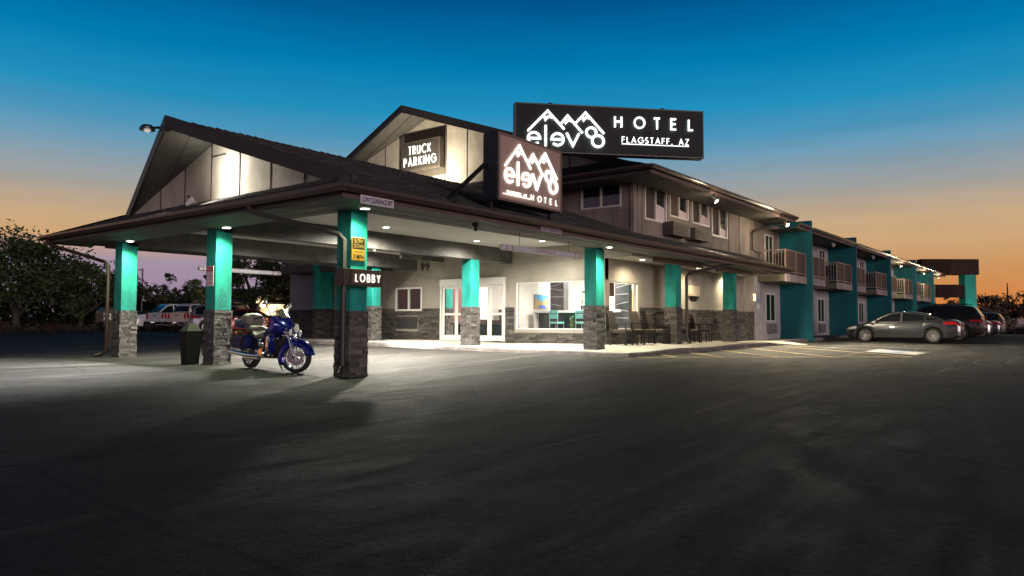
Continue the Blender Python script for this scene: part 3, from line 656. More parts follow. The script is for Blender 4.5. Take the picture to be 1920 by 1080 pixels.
# reception counter, stools, pictures, plants
ct = MB(); ct.box(22.15, 22.75, 12.6, 16.3, 1.41, 1.49); ct.box(22.2, 22.7, 16.22, 16.3, .385, 1.41); c_ = tag(ct.build('reception_counter', white_m), 'long reception counter with white top seen through the lobby window', 'counter')
cb = MB(); cb.box(22.4, 22.7, 12.65, 16.2, .385, 1.405); cb.build('counter_front', M('dark_green_panel', (.02, .035, .034), .25), c_)
tl = M('teal_vinyl', (.12, .4, .37), .4)
def stool(y, lab):
    t = thing('bar_stool', lab, 'stool', (21.75, y, .385), 0, 'bar stools at the reception counter', local=True)
    s_ = MB(); s_.box(-.2, .2, -.19, .19, .62, .69); s_.build('seat', tl, t, bevel=.015)
    b = MB(); b.box(-.22, -.185, -.19, .19, .8, .95); b.box(-.22, -.185, -.19, .19, .98, 1.09); b.build('backrest', tl, t, bevel=.012)
    f = MB()
    for q in (-.17, .17):
        f.tube([(-.2, q, 0), (-.2, q, 1.08)], .014, 6); f.tube([(.18, q, 0), (.18, q, .62)], .014, 6); f.tube([(-.2, q, .25), (.18, q, .25)], .01, 6)
    f.build('frame', alu, t)
stool(14.95, 'teal padded bar stool below the landscape picture in the lobby'); stool(13.85, 'teal padded bar stool half hidden by the corner column')
pf = thing('wall_picture', 'framed landscape picture of blue sky, brown hills and pond on the lobby wall', 'picture', (23.05, 16.57, 1.6))
pt = MB(); pt.box(22.6, 23.55, 16.56, 16.595, 1.56, 2.12); pt.build('frame', M('picture_frame', (.2, .17, .12), .5), pf)
def pic(nm, P, n, col): q = MB(); q.add([(x, 16.556-n, z) for x, z in P], [tuple(range(len(P)))]); q.build(nm, M('pic_'+nm, col, .6, var=.4, vs=6), pf, fix=False)
pic('painted_sky', [(22.63, 1.59), (23.52, 1.59), (23.52, 2.09), (22.63, 2.09)], .002, (.06, .3, .65))
pic('painted_hills', [(22.63, 1.59), (23.52, 1.59), (23.52, 2.0), (23.3, 1.95), (23.1, 1.85), (22.9, 1.9), (22.75, 1.97), (22.63, 1.94)], .004, (.34, .26, .12))
pic('painted_pond', [(22.85, 1.6), (23.4, 1.6), (23.3, 1.7), (22.95, 1.71)], .006, (.03, .08, .5))
for y, lab in ((14.52, 'orange textured wall panel left of the slate pillar in the side window'), (13.8, 'orange textured wall panel right of the slate pillar in the side window')):
    q = MB(); q.box(25.44, 25.49, y-.17, y+.17, 1.5, 2.3); tag(q.build('wall_art', M('orange_art', (.55, .12, .03), .6, var=.7, vs=9, vcol=(.5, .3, .15))), lab, 'wall art')
tvm = MB(); tvm.box(21.0, 21.06, 12.2, 12.75, 1.9, 2.4); tvo = tag(tvm.build('television', black_m, bevel=.01), 'black television hung beside the lobby side window', 'television')
tvs = MB(); tvs.box(21.02, 21.04, 12.45, 12.5, 2.4, 2.975); tvs.build('mount_pole', black_m, tvo)
leaf_g = M('plant_leaf', (.08, .2, .04), .6, var=.4, vs=8)
def potplant(x, y, z, h, lab, r=.09):
    t = thing('potted_plant', lab, 'plant', (x, y, z))
    p = MB(); p.lathe([(r*.75, z), (r, z+.17), (r*.9, z+.17), (r*.85, z+.14), (.001, z+.14)], (x, y, 0)); p.build('pot', slate, t)
    l = MB(); rn = random.Random(3)
    for i in range(60):
        a = rn.uniform(0, 2*pi); hh = rn.uniform(.1, h); rr = rn.uniform(.02, .16)*(1-.5*hh/h); c = Vector((x+rr*cos(a), y+rr*sin(a), z+.14+hh)); d = Vector((cos(a), sin(a), rn.uniform(-.3, .9)))*.06; s_ = Vector((-sin(a), cos(a), 0))*.02
        l.add([c-d*.6, c+s_, c+d, c-s_], [(0, 1, 2, 3)])
    for i in range(5):
        a = i*1.3; l.tube([(x, y, z+.14), (x+.05*cos(a), y+.05*sin(a), z+.14+h*.95)], .005, 4)
    l.build('foliage', leaf_g, t, fix=False)
potplant(22.35, 14.25, 1.49, .55, 'tall green plant in dark pot on the reception counter'); potplant(20.5, 13.5, .385, .75, 'leafy fern in floor pot behind the lobby corner window', .16)
rd_ = MB(); rd_.box(21.25, 21.65, 16.9, 18.9, .385, 1.12); rd_.box(21.2, 21.7, 16.85, 18.95, 1.12, 1.16); rdo = tag(rd_.build('reception_desk', M('desk_dark', (.03, .04, .045), .35)), 'dark low reception desk seen through the entrance doors', 'desk')
cp1 = MB(); cp1.box(21.4, 21.44, 17.0, 17.45, 1.22, 1.55); cp1.box(21.42, 21.5, 17.18, 17.26, 1.162, 1.24); tag(cp1.build('monitor', black_m), 'black computer monitor on the dark reception desk', 'monitor')
cd_ = MB(); cd_.box(20.12, 20.95, 16.15, 16.58, .385, 1.08); cd_.box(20.08, 21.0, 16.1, 16.59, 1.08, 1.12); cdo = tag(cd_.build('side_cabinet', M('cabinet_teal', (.015, .03, .034), .35)), 'dark teal cabinet behind the right entrance door', 'cabinet')
cp2_ = MB(); cp2_.box(20.3, 20.62, 16.4, 16.44, 1.2, 1.5); cp2_.box(20.42, 20.5, 16.4, 16.5, 1.122, 1.2); tag(cp2_.build('monitor', black_m), 'small black monitor on the dark teal cabinet', 'monitor')
# green translucent partition seen behind the entrance doors
gp = MB()
for x in (20.3, 20.85, 21.4, 21.95):
    for z in (.5, 1.12, 1.74): gp.box(x, x+.5, 19.24, 19.27, z, z+.58)
t_ = thing('glass_partition', 'pale green panelled partition behind the entrance doors', 'partition', (21.3, 19.2, .385)); gp.build('panel', M('green_panel', (.35, .62, .36), .3, emis=(.4, .9, .45), es=.1), t_)
gq = MB(); gq.box(21.0, 21.2, 18.95, 19.2, .385, 2.97); gq.build('post', slate, t_)
# ------------------------------------------------------------------ upper storey
UX = 21.6; XE = 34.4
opU = [(22.4, 24.03, 4.55, 5.76), (24.29, 25.86, 4.87, 5.75), (26.19, 27.78, 4.83, 5.76), (28.05, 29.64, 4.53, 5.76)]
uw = MB(); wallbox(uw, UX+.2, 37.0, 3.85, 5.72, opU, PY(BY), .2); wallbox(uw, BY, 31, 3.55, 5.9, [(12.23, 13.83, 4.93, 5.82)], PX(UX), .2)
upper = uw.build('upper_wall', siding, hotel)
def batten(*b): ut = MB(); ut.box(*b); ut.build('batten', siding, upper)
for x in (21.64, 21.95, 22.25, 24.15, 26.02, 27.92, 29.8, 31.0, 33.0): batten(x-.045, x+.045, BY-.028, BY-.002, 3.95, 5.7)
batten(UX-.03, UX+.0, BY-.028, BY+.09, 3.95, 5.8); batten(UX-.026, UX-.002, 15.1, 15.17, 3.7, 5.8); batten(UX-.02, UX-.002, 11.9, 14.2, 4.8, 4.84)
for a, b, z in ((22.3, 24.1, 4.0), (22.3, 24.1, 4.45), (28, 29.7, 4.0), (28, 29.7, 4.42)): batten(a, b, BY-.022, BY-.003, z, z+.06)
vinyl = white_v
for a, b, c, d in opU: window(hotel, PY(BY), a, b, c, d, ((a+b)/2,), .06, mat=vinyl, pane=darkglass)
window(hotel, PX(UX), 12.23, 13.83, 4.93, 5.82, (13.03,), .06, mat=vinyl, pane=darkglass)
sky_refl = M('pink_reflection', (.56, .45, .5), .6, var=.06, vs=3)  # pink sky reflection painted as pale quads on the lower right panes
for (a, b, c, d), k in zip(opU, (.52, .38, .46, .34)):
    m_ = (a+b)/2; q = MB(); q.add([(m_+.03, BY+.045, c+.05), (b-.05, BY+.045, c+.05), (b-.05, BY+.045, c+(d-c)*(k-.05)), (m_+.03, BY+.045, c+(d-c)*(k+.03))], [(0, 1, 2, 3)]); q.build('painted_reflection', sky_refl, upper, fix=False)
    q = MB(); q.add([(a+.05, BY+.046, c+.05), (m_-.03, BY+.046, c+.05), (m_-.03, BY+.046, d-.05), (a+.05, BY+.046, d-.05)], [(0, 1, 2, 3)]); q.build('curtain', M('curtain_brown', (.07, .045, .04), .8, var=.4, vs=2, stretch=(16, 16, .3)), upper, fix=False)
curt = M('curtain', (.5, .42, .45), .8, var=.15, vs=2, stretch=(14, 14, .3))
for x0, z0, z1 in ((23.78, 4.13, 4.6), (25.6, 4.13, 4.57)):
    a = MB(); a.box(x0-.05, x0+1.32, BY-.42, BY-.003, z0, z1)
    for i in range(8): a.box(x0+.04, x0+1.22, BY-.435, BY-.42, z0+.05+i*.045, z0+.07+i*.045)
    a.build('air_conditioner', M('ac_bronze', (.09, .078, .07), .5, .3, var=.2), hotel, bevel=.01)
# roof of the upper storey
UY, UZ, US, URY = 10.45, 5.88, .345, 21.4
URZ = UZ+US*(URY-UY); UEX = 20.3; um = lambda y: UZ+US*(y-UY)
UGZ = UZ+.48*(UX-UEX); UGY = UY+(UGZ-UZ)/US; UPX = 20.2; UYf = 2*URY-UY
ur = MB(); tA = [(UEX, UY, UZ), (XE, UY, UZ), (XE, URY, URZ), (UPX, URY, URZ), (UX, UGY, UGZ)]
ur.slab(tA, (0, 0, -.15)); ur.slab([(UEX, UYf, UZ), (UX, 2*URY-UGY, UGZ), (UPX, URY, URZ), (XE, URY, URZ), (XE, UYf, UZ)], (0, 0, -.15)); ur.slab([(UEX, UY, UZ), (UX+.02, UGY, UGZ), (UX+.02, 2*URY-UGY, UGZ), (UEX, UYf, UZ)], (0, 0, -.15))
uroof = ur.build('roof', roof_m, hotel)
us = MB(); shingles(us, [(UEX, UY), (UX, UGY), (UX, 16.5), (UEX, 16.5)], lambda x, y: UZ+.48*(x-UEX), 'y', UEX, UX, UY, 16.5)
shingles(us, tA, lambda x, y: um(y), 'x', UY, UY+2.2, 20, XE)
us.build('shingles', shingle_m, uroof)
ug = MB(); uap = URZ-.24; ug.slab([(UX, UGY, UGZ-.2), (UX, 2*URY-UGY, UGZ-.2), (UX, URY, uap)], (.1, 0, 0)); ugw = ug.build('gable_wall', gable_m, hotel)
for y in (13.1, 14.3, 15.5, 16.7, 17.9, 19.1, 20.3, 22.6, 23.8, 25.0, 26.2, 27.4, 28.6):
    zt = uap-abs(y-URY)*US; us2 = MB(); us2.box(UX-.018, UX-.002, y-.018, y+.018, UGZ-.1, zt); us2.build('panel_seam', seam_m, ugw)
ub = MB()
for s_ in (-1, 1):
    b = Vector((UX+.02, URY+s_*(URY-UGY), UGZ+.03)); p = Vector((UPX, URY, URZ+.03)); e = b+(b-p)*.04
    ub.slab([e, p, p+Vector((0, 0, -.3)), e+Vector((0, 0, -.3))], (.05, s_*.02, 0))
ub.build('rake_board', dkfascia, hotel)
uo = MB()
for s_ in (-1, 1): uo.slab([(UX+.02, URY+s_*(URY-UGY), UGZ-.17), (UPX+.05, URY, URZ-.22), (UX+.02, URY, URZ-.22)], (0, 0, .03))
uo.box(UEX+.04, UX-.005, UY+.04, UYf, 5.66, 5.69); uo.box(UX+.0, XE, UY+.04, BY-.002, 5.66, 5.691); uo.build('soffit', soffit_m, hotel)
uq = MB(); uq.bar((UPX+.62, URY, URZ-.23), (UX, URY+(URY-UGY)*.45, URZ-.23-(URZ-UGZ-.05)*.45), .025, .014); uq.build('soffit_seam', seam_m, hotel)
uf = MB(); uf.box(UEX, UEX+.04, UY+.04, UYf, 5.63, UZ-.13); uf.build('fascia_board', dkfascia, hotel)
uf = MB(); uf.box(UEX, XE, UY, UY+.04, 5.625, UZ-.125); uf.build('fascia_board', fascia, hotel)
gutter(hotel, (UEX-.003, UY-.1), (UEX-.003, 30), UZ, (-1, 0)); gutter(hotel, (UEX-.1, UY-.003), (XE+.06, UY-.003), UZ, (0, -1))
def pipe(name, parent, pts, mat, r=.045):
    m = MB(); m.tube(pts, r, 8); return m.build(name, mat, parent)
brz = M('downspout_bronze', (.045, .03, .02), .4, .35, var=.2, vs=6)
pipe('downspout', canopy, [(7.9, 12.5, 3.2), (7.92, 12.45, 3.1), (8.84, 10.99, 2.66), (8.9, 10.91, 2.55), (8.9, 10.91, .22), (8.8, 10.84, .12), (8.7, 10.74, .07)], dkfascia, .05)
pipe('downspout', canopy, [(7.9, 21.9, 3.2), (7.95, 21.9, 3.08), (8.8, 20.53, 2.6), (8.86, 20.5, 2.5), (8.86, 20.5, .25), (8.78, 20.6, .17), (8.62, 20.65, .13)], brz, .05)
pipe('downspout', canopy, [(25.5, 9.78, 3.3), (25.46, 9.9, 3.18), (25.3, 10.1, 3.08), (23.3, 10.62, 2.7), (23.15, 10.64, 2.6), (23.15, 10.64, .5), (23.1, 10.5, .4)], dkfascia, .05)
pipe('downspout', hotel, [(33.9, 10.45, 5.7), (33.8, 10.7, 5.55), (32.4, 11.66, 5.15), (32.3, 11.7, 5.0), (32.3, 11.7, 4.3), (32.42, 11.6, 4.2), (32.7, 11.5, 4.17)], dkfascia, .045)
# ------------------------------------------------------------------ guest wing with teal fins and balconies
wing = thing('guest_wing', 'long two-storey motel wing with teal fin walls and railed balconies running to the right', 'motel wing', (55, 12, .3))
FX = [36.2, 44.7, 53.85, 62.85, 70.9]
XEND = 71.1
win_u = []
bays = [(32.62, 36.1)]+[(FX[i]+.2, FX[i+1]-.02) for i in range(4)]
opW = []
for i, (a, b) in enumerate(bays):
    x1 = b-.75 if i == 0 else b-1.1
    opW.append((x1-1.3, x1, 1.12, 2.46))
ww = MB(); wallbox(ww, 32.64, XEND, .2, 3.0, [], PY(BY), .2); wallbox(ww, 37.02, XEND, 3.0, 5.75, [], PY(BY), .2); ww.box(XEND-.2, XEND, 12.0, 22, .2, 5.7); ww.box(32.64, 37, BY, BY+.2, 3.002, 3.84)
wwall = ww.build('wall', dusk_wall, wing)
pane_g = M('night_pane', (.006, .022, .016), .25, spec=.18)
door_m = M('grey_door', (.36, .345, .36), .6, var=.12, vs=3)
for i, (a, b) in enumerate(bays):
    u0, u1 = opW[i][:2]
    window(wing, PY(BY), u0, u1, 1.12, 2.46, ((u0+u1)/2,), .07, mat=white_v, pane=pane_g, proud=.06, pn=.032)
    q = MB(); q.box(u0-.35, u1+.62, BY-.022, BY-.002, padz(a), 2.62); q.box(u0-.4, u1+.7, BY-.05, BY-.024, 2.62, 2.68); q.build('door', door_m, wing)
    q = MB(); q.box(u0+.16, u1-.02, BY-.13, BY-.024, .58, 1.03)
    for k in range(6): q.box(u0+.2, u1-.06, BY-.14, BY-.13, .63+k*.06, .655+k*.06)
    q.build('air_conditioner', M('ac_grey', (.17, .155, .15), .5, var=.15), wing)
    c0 = (a+b)/2
    for (s0, s1) in ((b-2.0, b-.9),) if i == 0 else ((a+.7, a+1.9), (b-1.9, b-.7)):
        q = MB()
        window(wing, PY(BY), s0, s1, 3.3, 5.2, ((s0+s1)/2,), .07, mat=white_v, pane=pane_g, proud=.05, pn=.012, name='balcony_door')
for x in FX:
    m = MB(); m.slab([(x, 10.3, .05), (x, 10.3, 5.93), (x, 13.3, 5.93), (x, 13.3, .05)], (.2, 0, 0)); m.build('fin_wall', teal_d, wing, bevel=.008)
WEZ = 5.60
wr = MB(); wr.slab([(36.3, 10.36, WEZ), (XEND+6.6, 10.36, WEZ), (XEND+6.6, 17, WEZ+.3*6.64), (36.3, 17, WEZ+.3*6.64)], (0, 0, -.12)); wr.slab([(XEND+6.6, 17, WEZ+1.99), (XEND+6.6, 24, WEZ), (36.3, 24, WEZ), (36.3, 17, WEZ+1.99)], (0, 0, -.12)); wr.build('roof', roof_m, wing)
spans = [(34.45, FX[0]-.005)]+[(FX[i]+.205, FX[i+1]-.005) for i in range(4)]+[(FX[4]+.205, XEND+6.6)]
wf = MB(); wsf = MB()
for a, b in spans:
    wf.box(a, b, 10.36, 10.395, 5.37, WEZ-.1); wsf.box(a, b, 10.4, BY-.003, 5.42, 5.45)
    gutter(wing, (a, 10.357), (b, 10.357), WEZ+.005, (0, -1))
wf.build('fascia_board', fascia, wing); wsf.build('soffit', soffit_m, wing)
rail_l = M('rail_cream', (.32, .235, .20), .5, var=.2, vs=6); rail_d = M('rail_picket', (.085, .055, .045), .55); slab_m = M('slab_edge', (.34, .28, .28), .8, var=.5, vs=3, bump=.4, bs=20); slab_u = M('slab_under', (.13, .12, .08), .8)
def balcony(x0, x1, leftside=True, rightside=False, par=wing, zs=2.93, y0=10.52, y1=BY-.005):
    s_ = MB(); s_.box(x0, x1, y0+.06, y1, zs, zs+.3); slab = s_.build('balcony', slab_u, par)
    e = MB(); e.box(x0-.02, x1+.02, y0, y0+.055, zs-.02, zs+.32); e.build('slab_edge', slab_m, slab)
    z0, z1 = zs+.4, zs+1.42; r = MB(); p = MB()
    posts = [x0+.03, x1-.03]+([(x0+x1)/2] if x1-x0 > 1.6 else [])
    for x in posts: r.box(x-.03, x+.03, y0+.02, y0+.07, zs+.32, z1)
    xs = sorted(posts)
    for a, b in zip(xs, xs[1:]):
        r.box(a+.03, b-.03, y0+.02, y0+.07, z1-.05, z1-.001); r.box(a+.03, b-.03, y0+.02, y0+.07, z0, z0+.04)
    n = int((x1-x0)/.1)
    for i in range(n): 
        x = x0+.06+(x1-x0-.12)*i/(n-1); p.box(x-.032, x+.032, y0+.036, y0+.05, z0+.04, z1-.05)
    for side, x in ((leftside, x0+.03), (rightside, x1-.03)):
        if side:
            r.box(x-.025, x+.025, y0+.07, y1, z1-.05, z1-.002); r.box(x-.025, x+.025, y0+.07, y1, z0, z0+.04)
            k = int((y1-y0)/.14)
            for j in range(1, k): y = y0+.07+(y1-y0-.07)*j/k; r.box(x-.012, x+.012, y-.012, y+.012, z0+.04, z1-.05)
    ro = r.build('railing', rail_l, slab); p.build('picket_panel', rail_d, ro)
balcony(33.15, 36.15)
for i in range(4): balcony(FX[i]+1.05, FX[i]+3.1, False, True); balcony(FX[i+1]-3.1, FX[i+1]-.06)
balcony(FX[4]+.25, FX[4]+2.4, False, True)
for a, b in bays:
    c = MB(); zf = 3.32; x = b-1.5
    c.box(x-.28, x+.28, 10.95, 11.45, zf+.4, zf+.45); c.box(x-.28, x-.23, 10.95, 11.45, zf+.45, zf+.95)
    for q in (x-.25, x+.22):
        for y in (10.97, 11.4): c.box(q, q+.035, y, y+.035, zf-.09, zf+.4)
    n_i = bays.index((a, b)); tag(c.build('balcony_chair', black_m), ['dark chair on the balcony nearest the porch roof', 'dark chair on the balcony beside the second teal fin', 'dark chair on the balcony beside the third teal fin', 'dark chair on the balcony beside the fourth teal fin', 'dark chair on the farthest railed balcony'][n_i], 'chair', 'balcony chairs')
# ------------------------------------------------------------------ rear wing left of the lobby
rear = thing('rear_wing', 'grey rear wing with one teal fin wall and a railed balcony seen under the canopy', 'motel wing', (21, 27, .35))
m = MB(); wallbox(m, 24.92, 28.15, .25, 6.0, [], PX(19.95), .2); m.box(20.15, 34, 27.95, 28.15, .25, 6.0); rwall = m.build('wall', M('rear_stucco', (.3, .3, .3), .85, var=.2, vs=1, bump=.3, bs=40), rear)
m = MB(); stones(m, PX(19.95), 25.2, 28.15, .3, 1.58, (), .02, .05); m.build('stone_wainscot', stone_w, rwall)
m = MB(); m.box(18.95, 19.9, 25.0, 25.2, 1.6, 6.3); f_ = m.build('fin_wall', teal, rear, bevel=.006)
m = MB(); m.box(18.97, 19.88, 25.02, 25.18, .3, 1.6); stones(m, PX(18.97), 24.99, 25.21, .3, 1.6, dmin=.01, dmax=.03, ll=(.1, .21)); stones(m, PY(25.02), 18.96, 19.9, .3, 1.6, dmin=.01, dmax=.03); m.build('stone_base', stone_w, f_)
for y0, y1 in ((25.21, 27.4), (23.1, 24.75)):
    m = MB(); m.box(18.95, 19.94 if y0 > 25 else 19.78, y0, y1, 3.12, 3.42); s_ = m.build('balcony', dkfascia, rear); r = MB()
    r.box(18.98, 19.02, y0, y1, 4.4, 4.45); r.box(18.98, 19.02, y0, y1, 3.5, 3.53)
    n = int((y1-y0)/.12)
    for i in range(n+1): y = y0+.02+(y1-y0-.04)*i/n; r.box(18.99, 19.01, y-.012, y+.012, 3.42, 4.4)
    r.build('railing', steel_dk, s_)
m = MB(); m.box(19.87, 19.905, 25.55, 25.75, 1.98, 2.3); tag(m.build('wall_notice', M('notice_gold', (.4, .27, .07), .5)), 'small gold notice on the grey wall left of the teal fin', 'notice')
# ------------------------------------------------------------------ signs
LOGO_X = (255, 1545); 
def logo(mb, place, u0, u1, v0, v1, w, n0, dep):
    """mountain and lettering logo; (u0..u1) left-right, v0 top .. v1 bottom"""
    def T(x, y):
        yy = y-.06*(x-60); return (u0+(x-255)/1290*(u1-u0), v0+(yy-193)/595*(v1-v0))
    k = [0]
    def rb(pts, cl=False, raw=False):
        ribbon(mb, pts if raw else [T(*p) for p in pts], w, place, n0, dep+.0015*k[0], cl); k[0] += 1
    rb([(272, 558), (595, 228), (868, 545)]); rb([(812, 452), (922, 315), (1172, 615)]); rb([(1062, 440), (1220, 268), (1532, 632)])
    for px, py, s in ((595, 228, 1.), (922, 315, .8), (1220, 268, .85)):
        rb([(px-58*s, py+88*s), (px-36*s, py+150*s), (px+2*s, py+104*s), (px+44*s, py+100*s), (px+78*s, py+118*s)])
    def circ(cx, cy, r, a0, a1, n=26):
        c = T(cx, cy); rx = r/1290*(u1-u0); ry = r/595*(v1-v0)
        return [(c[0]+rx*cos(R(a0+(a1-a0)*i/n)), c[1]-ry*sin(R(a0+(a1-a0)*i/n))) for i in range(n+1)]
    c = circ(370, 686, 98, 0, 318); rb([T(280, 682)]+[c[0]]+c[1:], raw=True)
    rb([(562, 470), (562, 818)])
    c = circ(757, 714, 98, 180, -138); rb([T(846, 718)]+c, raw=True)
    rb([(906, 606), (1010, 826), (1112, 622)])
    rb(circ(1315, 607, 82, 0, 360, 32), True, True); rb(circ(1428, 757, 96, 0, 360, 32), True, True)
halo_m = M('halo_strip', (.9, .9, .9), .5, emis=(.8, 1, .9), es=26.)
face_dk = M('sign_face_black', (.007, .007, .01), .6, spec=.25, var=.2, vs=2); face_br = M('sign_face_brown', (.42, .28, .23), .55, var=.15, vs=2); cab_dk = M('sign_cabinet', (.022, .02, .024), .4, .2)
# tall roof sign
A = Vector((17.02, 13.2, 0)); B = Vector((21.3, 9.18, 0)); ZB, ZT = 6.06, 7.54; du = (B-A).normalized(); dn = Vector((du.y, -du.x, 0)); Wd = (B-A).length; Hd = ZT-ZB
big = thing('rooftop_sign', 'long black illuminated HOTEL sign board standing above the roof', 'sign', tuple((A+B)/2+Vector((0, 0, 3.6))))
bp = lambda u, v, n: tuple(A+du*u+dn*n+Vector((0, 0, ZT-v)))
m = MB(); m.slab([bp(0, 0, 0), bp(Wd, 0, 0), bp(Wd, Hd, 0), bp(0, Hd, 0)], tuple(-dn*.32)); m.build('cabinet', cab_dk, big, bevel=.012)
m = MB(); m.slab([bp(.04, .04, .012), bp(Wd-.04, .04, .012), bp(Wd-.04, Hd-.04, .012), bp(.04, Hd-.04, .012)], tuple(-dn*.01)); m.build('face_panel', face_dk, big)
m = MB(); fu = lambda x: (x-60)/3195*Wd; fv = lambda y: (y-65)/832*Hd
logo(m, bp, fu(255), fu(1545), fv(193), fv(788), .066, .035, .02); m.build('logo', letter_m, big); m = MB(); logo(m, bp, fu(255), fu(1545), fv(193), fv(788), .03, .016, .008); m.build('halo_strip', halo_m, big)
pv = lambda u, v, n: bp(u, Hd-v, n)
for c, a in zip('HOTEL', (.518, .622, .728, .819, .914)): m = MB(); stroke_text(m, c, a*Wd, Hd*(1-.425), Hd*.215, .052, pv, .035, .03); m.build('letter', letter_m, big)
m = MB()
for c, a in zip('HOTEL', (.518, .622, .728, .819, .914)): stroke_text(m, c, a*Wd, Hd*(1-.425), Hd*.215, .024, pv, .016, .008)
m.build('halo_strip', halo_m, big)
m = MB(); stroke_text(m, 'FLAGSTAFF, AZ', .556*Wd, Hd*(1-.735), Hd*.115, .026, pv, .03, .025, total=.357*Wd); ribbon(m, [(.553*Wd, Hd*.235), (.914*Wd, Hd*.235)], .024, pv, .03, .025); m.build('city_lettering', letter_m, big)
m = MB()
for u in (.55, 1.2):
    a = Vector(bp(u, Hd, -.16)); b = Vector((a.x, a.y, zm(a.y))); m.bar(b-Vector((0, 0, .1)), a+Vector((0, 0, .02)), .12, .12, (1, 0, 0))
for u in (1.1, 4.6): a = Vector(bp(u, 0, -.16)); m.bar(a, a+Vector((0, 0, .06)), .1, .1, (1, 0, 0))
m.build('support_post', steel_dk, big)
m = MB()
for i in range(26): m.ell(bp(.1+i*(Wd-.2)/25, Hd-.02, .012), (.012, .012, .012), 6, 4)
for i in range(7): m.ell(bp(Wd-.02, .15+i*.2, .012), (.012, .012, .012), 6, 4)
m.build('rivets', alu, big)
# brown box sign on the canopy edge
bx = thing('canopy_sign', 'square brown illuminated hotel box sign standing on the canopy roof edge', 'sign', (13.8, 10.4, 3.5))
sp = lambda u, v, n: (12.54+u, 10.2-n, 5.25-v); SWd, SHt = 2.48, 1.52
m = MB(); m.slab([sp(0, 0, 0), sp(SWd, 0, 0), sp(SWd, SHt, 0), sp(0, SHt, 0)], (0, .42, 0)); m.build('cabinet', cab_dk, bx, bevel=.01)
m = MB()
for q in ((0, SWd, 0, .05), (0, SWd, SHt-.05, SHt), (0, .05, .05, SHt-.05), (SWd-.05, SWd, .05, SHt-.05)): m.slab([sp(q[0], q[2], .03), sp(q[1], q[2], .03), sp(q[1], q[3], .03), sp(q[0], q[3], .03)], (0, .028, 0))
m.build('face_frame', M('sign_rim', (.17, .105, .09), .45), bx)
m = MB(); m.slab([sp(.05, .05, .012), sp(SWd-.05, .05, .012), sp(SWd-.05, SHt-.05, .012), sp(.05, SHt-.05, .012)], (0, .01, 0)); m.build('face_panel', face_br, bx)
m = MB(); logo(m, sp, .085*SWd, .925*SWd, .115*SHt, .735*SHt, .02, .014, .006); m.build('halo_strip', M('halo_soft', (.9, .9, .9), .5, emis=(.9, 1, .95), es=5.), bx)
m = MB(); logo(m, sp, .085*SWd, .925*SWd, .115*SHt, .735*SHt, .046, .03, .015); m.build('logo', letter_m, bx)
s2 = lambda u, v, n: sp(u, SHt-v, n)
for c, a in zip('HOTEL', (.485, .592, .70, .795, .892)): m = MB(); stroke_text(m, c, a*SWd, SHt*(1-.905), SHt*.085, .021, s2, .028, .012, sx=1.12); m.build('letter', letter_m, bx)
m = MB(); stroke_text(m, 'FLAGSTAFF, AZ', .125*SWd, SHt*(1-.875), SHt*.036, .009, s2, .022, .02, total=.29*SWd); ribbon(m, [(.063*SWd, SHt*(1-.897)), (.467*SWd, SHt*(1-.897))], .02, s2, .028, .02); m.build('city_lettering', letter_w, bx)
for a, b, w_ in (((11.55, 10.75, zm(10.75)), (12.52, 10.55, 4.55), .07), ((12.6, 10.45, 3.5), (12.6, 10.45, 3.75), .08), ((14.9, 10.45, 3.5), (14.9, 10.45, 3.75), .08), ((11.3, 10.5, zm(10.5)+.03), (11.9, 10.75, zm(10.75)+.04), .06)): m = MB(); m.bar(a, b, w_, w_, (1, 0, .2)); m.build('brace', steel_dk, bx)
# truck parking sign on the tall gable
tp = thing('parking_sign', 'dark lit TRUCK PARKING box sign on the tall rear gable', 'sign', (21.4, 21.4, 7.2))
tpl = lambda u, v, n: (21.5-n, 22.5-u, 8.5-v)
m = MB(); m.slab([(21.585, 22.6, 8.98), (21.585, 20.2, 8.98), (21.585, 20.2, 7.0), (21.585, 22.6, 7.0)], (.01, 0, 0)); m.build('backing_panel', M('sign_backing', (.09, .075, .06), .6), tp)
m = MB(); m.slab([tpl(0, 0, .2), tpl(2.2, 0, .2), tpl(2.2, 1.24, .2), tpl(0, 1.24, .2)], (.27, 0, 0)); m.build('cabinet', M('sign_bronze', (.10, .085, .07), .45, var=.2), tp, bevel=.015)
m = MB(); m.slab([tpl(.08, .08, .215), tpl(2.12, .08, .215), tpl(2.12, 1.16, .215), tpl(.08, 1.16, .215)], (.012, 0, 0)); m.build('face_panel', M('truck_face', (.05, .042, .036), .4), tp)
m = MB(); tp2 = lambda u, v, n: tpl(u, 1.24-v, n+.2); stroke_text(m, 'TRUCK', .46, .69, .33, .046, tp2, .03, .012, total=1.26, sx=.8); stroke_text(m, 'PARKING', .2, .22, .33, .046, tp2, .03, .012, total=1.8, sx=.8); m.build('lettering', letter_m, tp)
# lobby sign on the front column
ls = thing('lobby_sign', 'small dark lit LOBBY sign on the front corner column', 'sign', (9.0, 10.6, 1.68))
lp = lambda u, v, n: (8.72+u, 10.5-n, 1.985-v)
m = MB(); m.box(8.58, 9.5, 10.51, 10.77, 1.68, 1.99); m.build('cabinet', M('lobby_cab', (.035, .026, .022), .4), ls, bevel=.008)
m = MB(); m.box(8.735, 9.485, 10.496, 10.508, 1.695, 1.975); m.build('face_panel', M('lobby_face', (.06, .035, .028), .4), ls)
m = MB(); stroke_text(m, 'LOBBY', .105, .08, .135, .017, lambda u, v, n: lp(u, .305-v, n), .012, .012, total=.58, sx=.78); m.build('lettering', letter_w, ls)
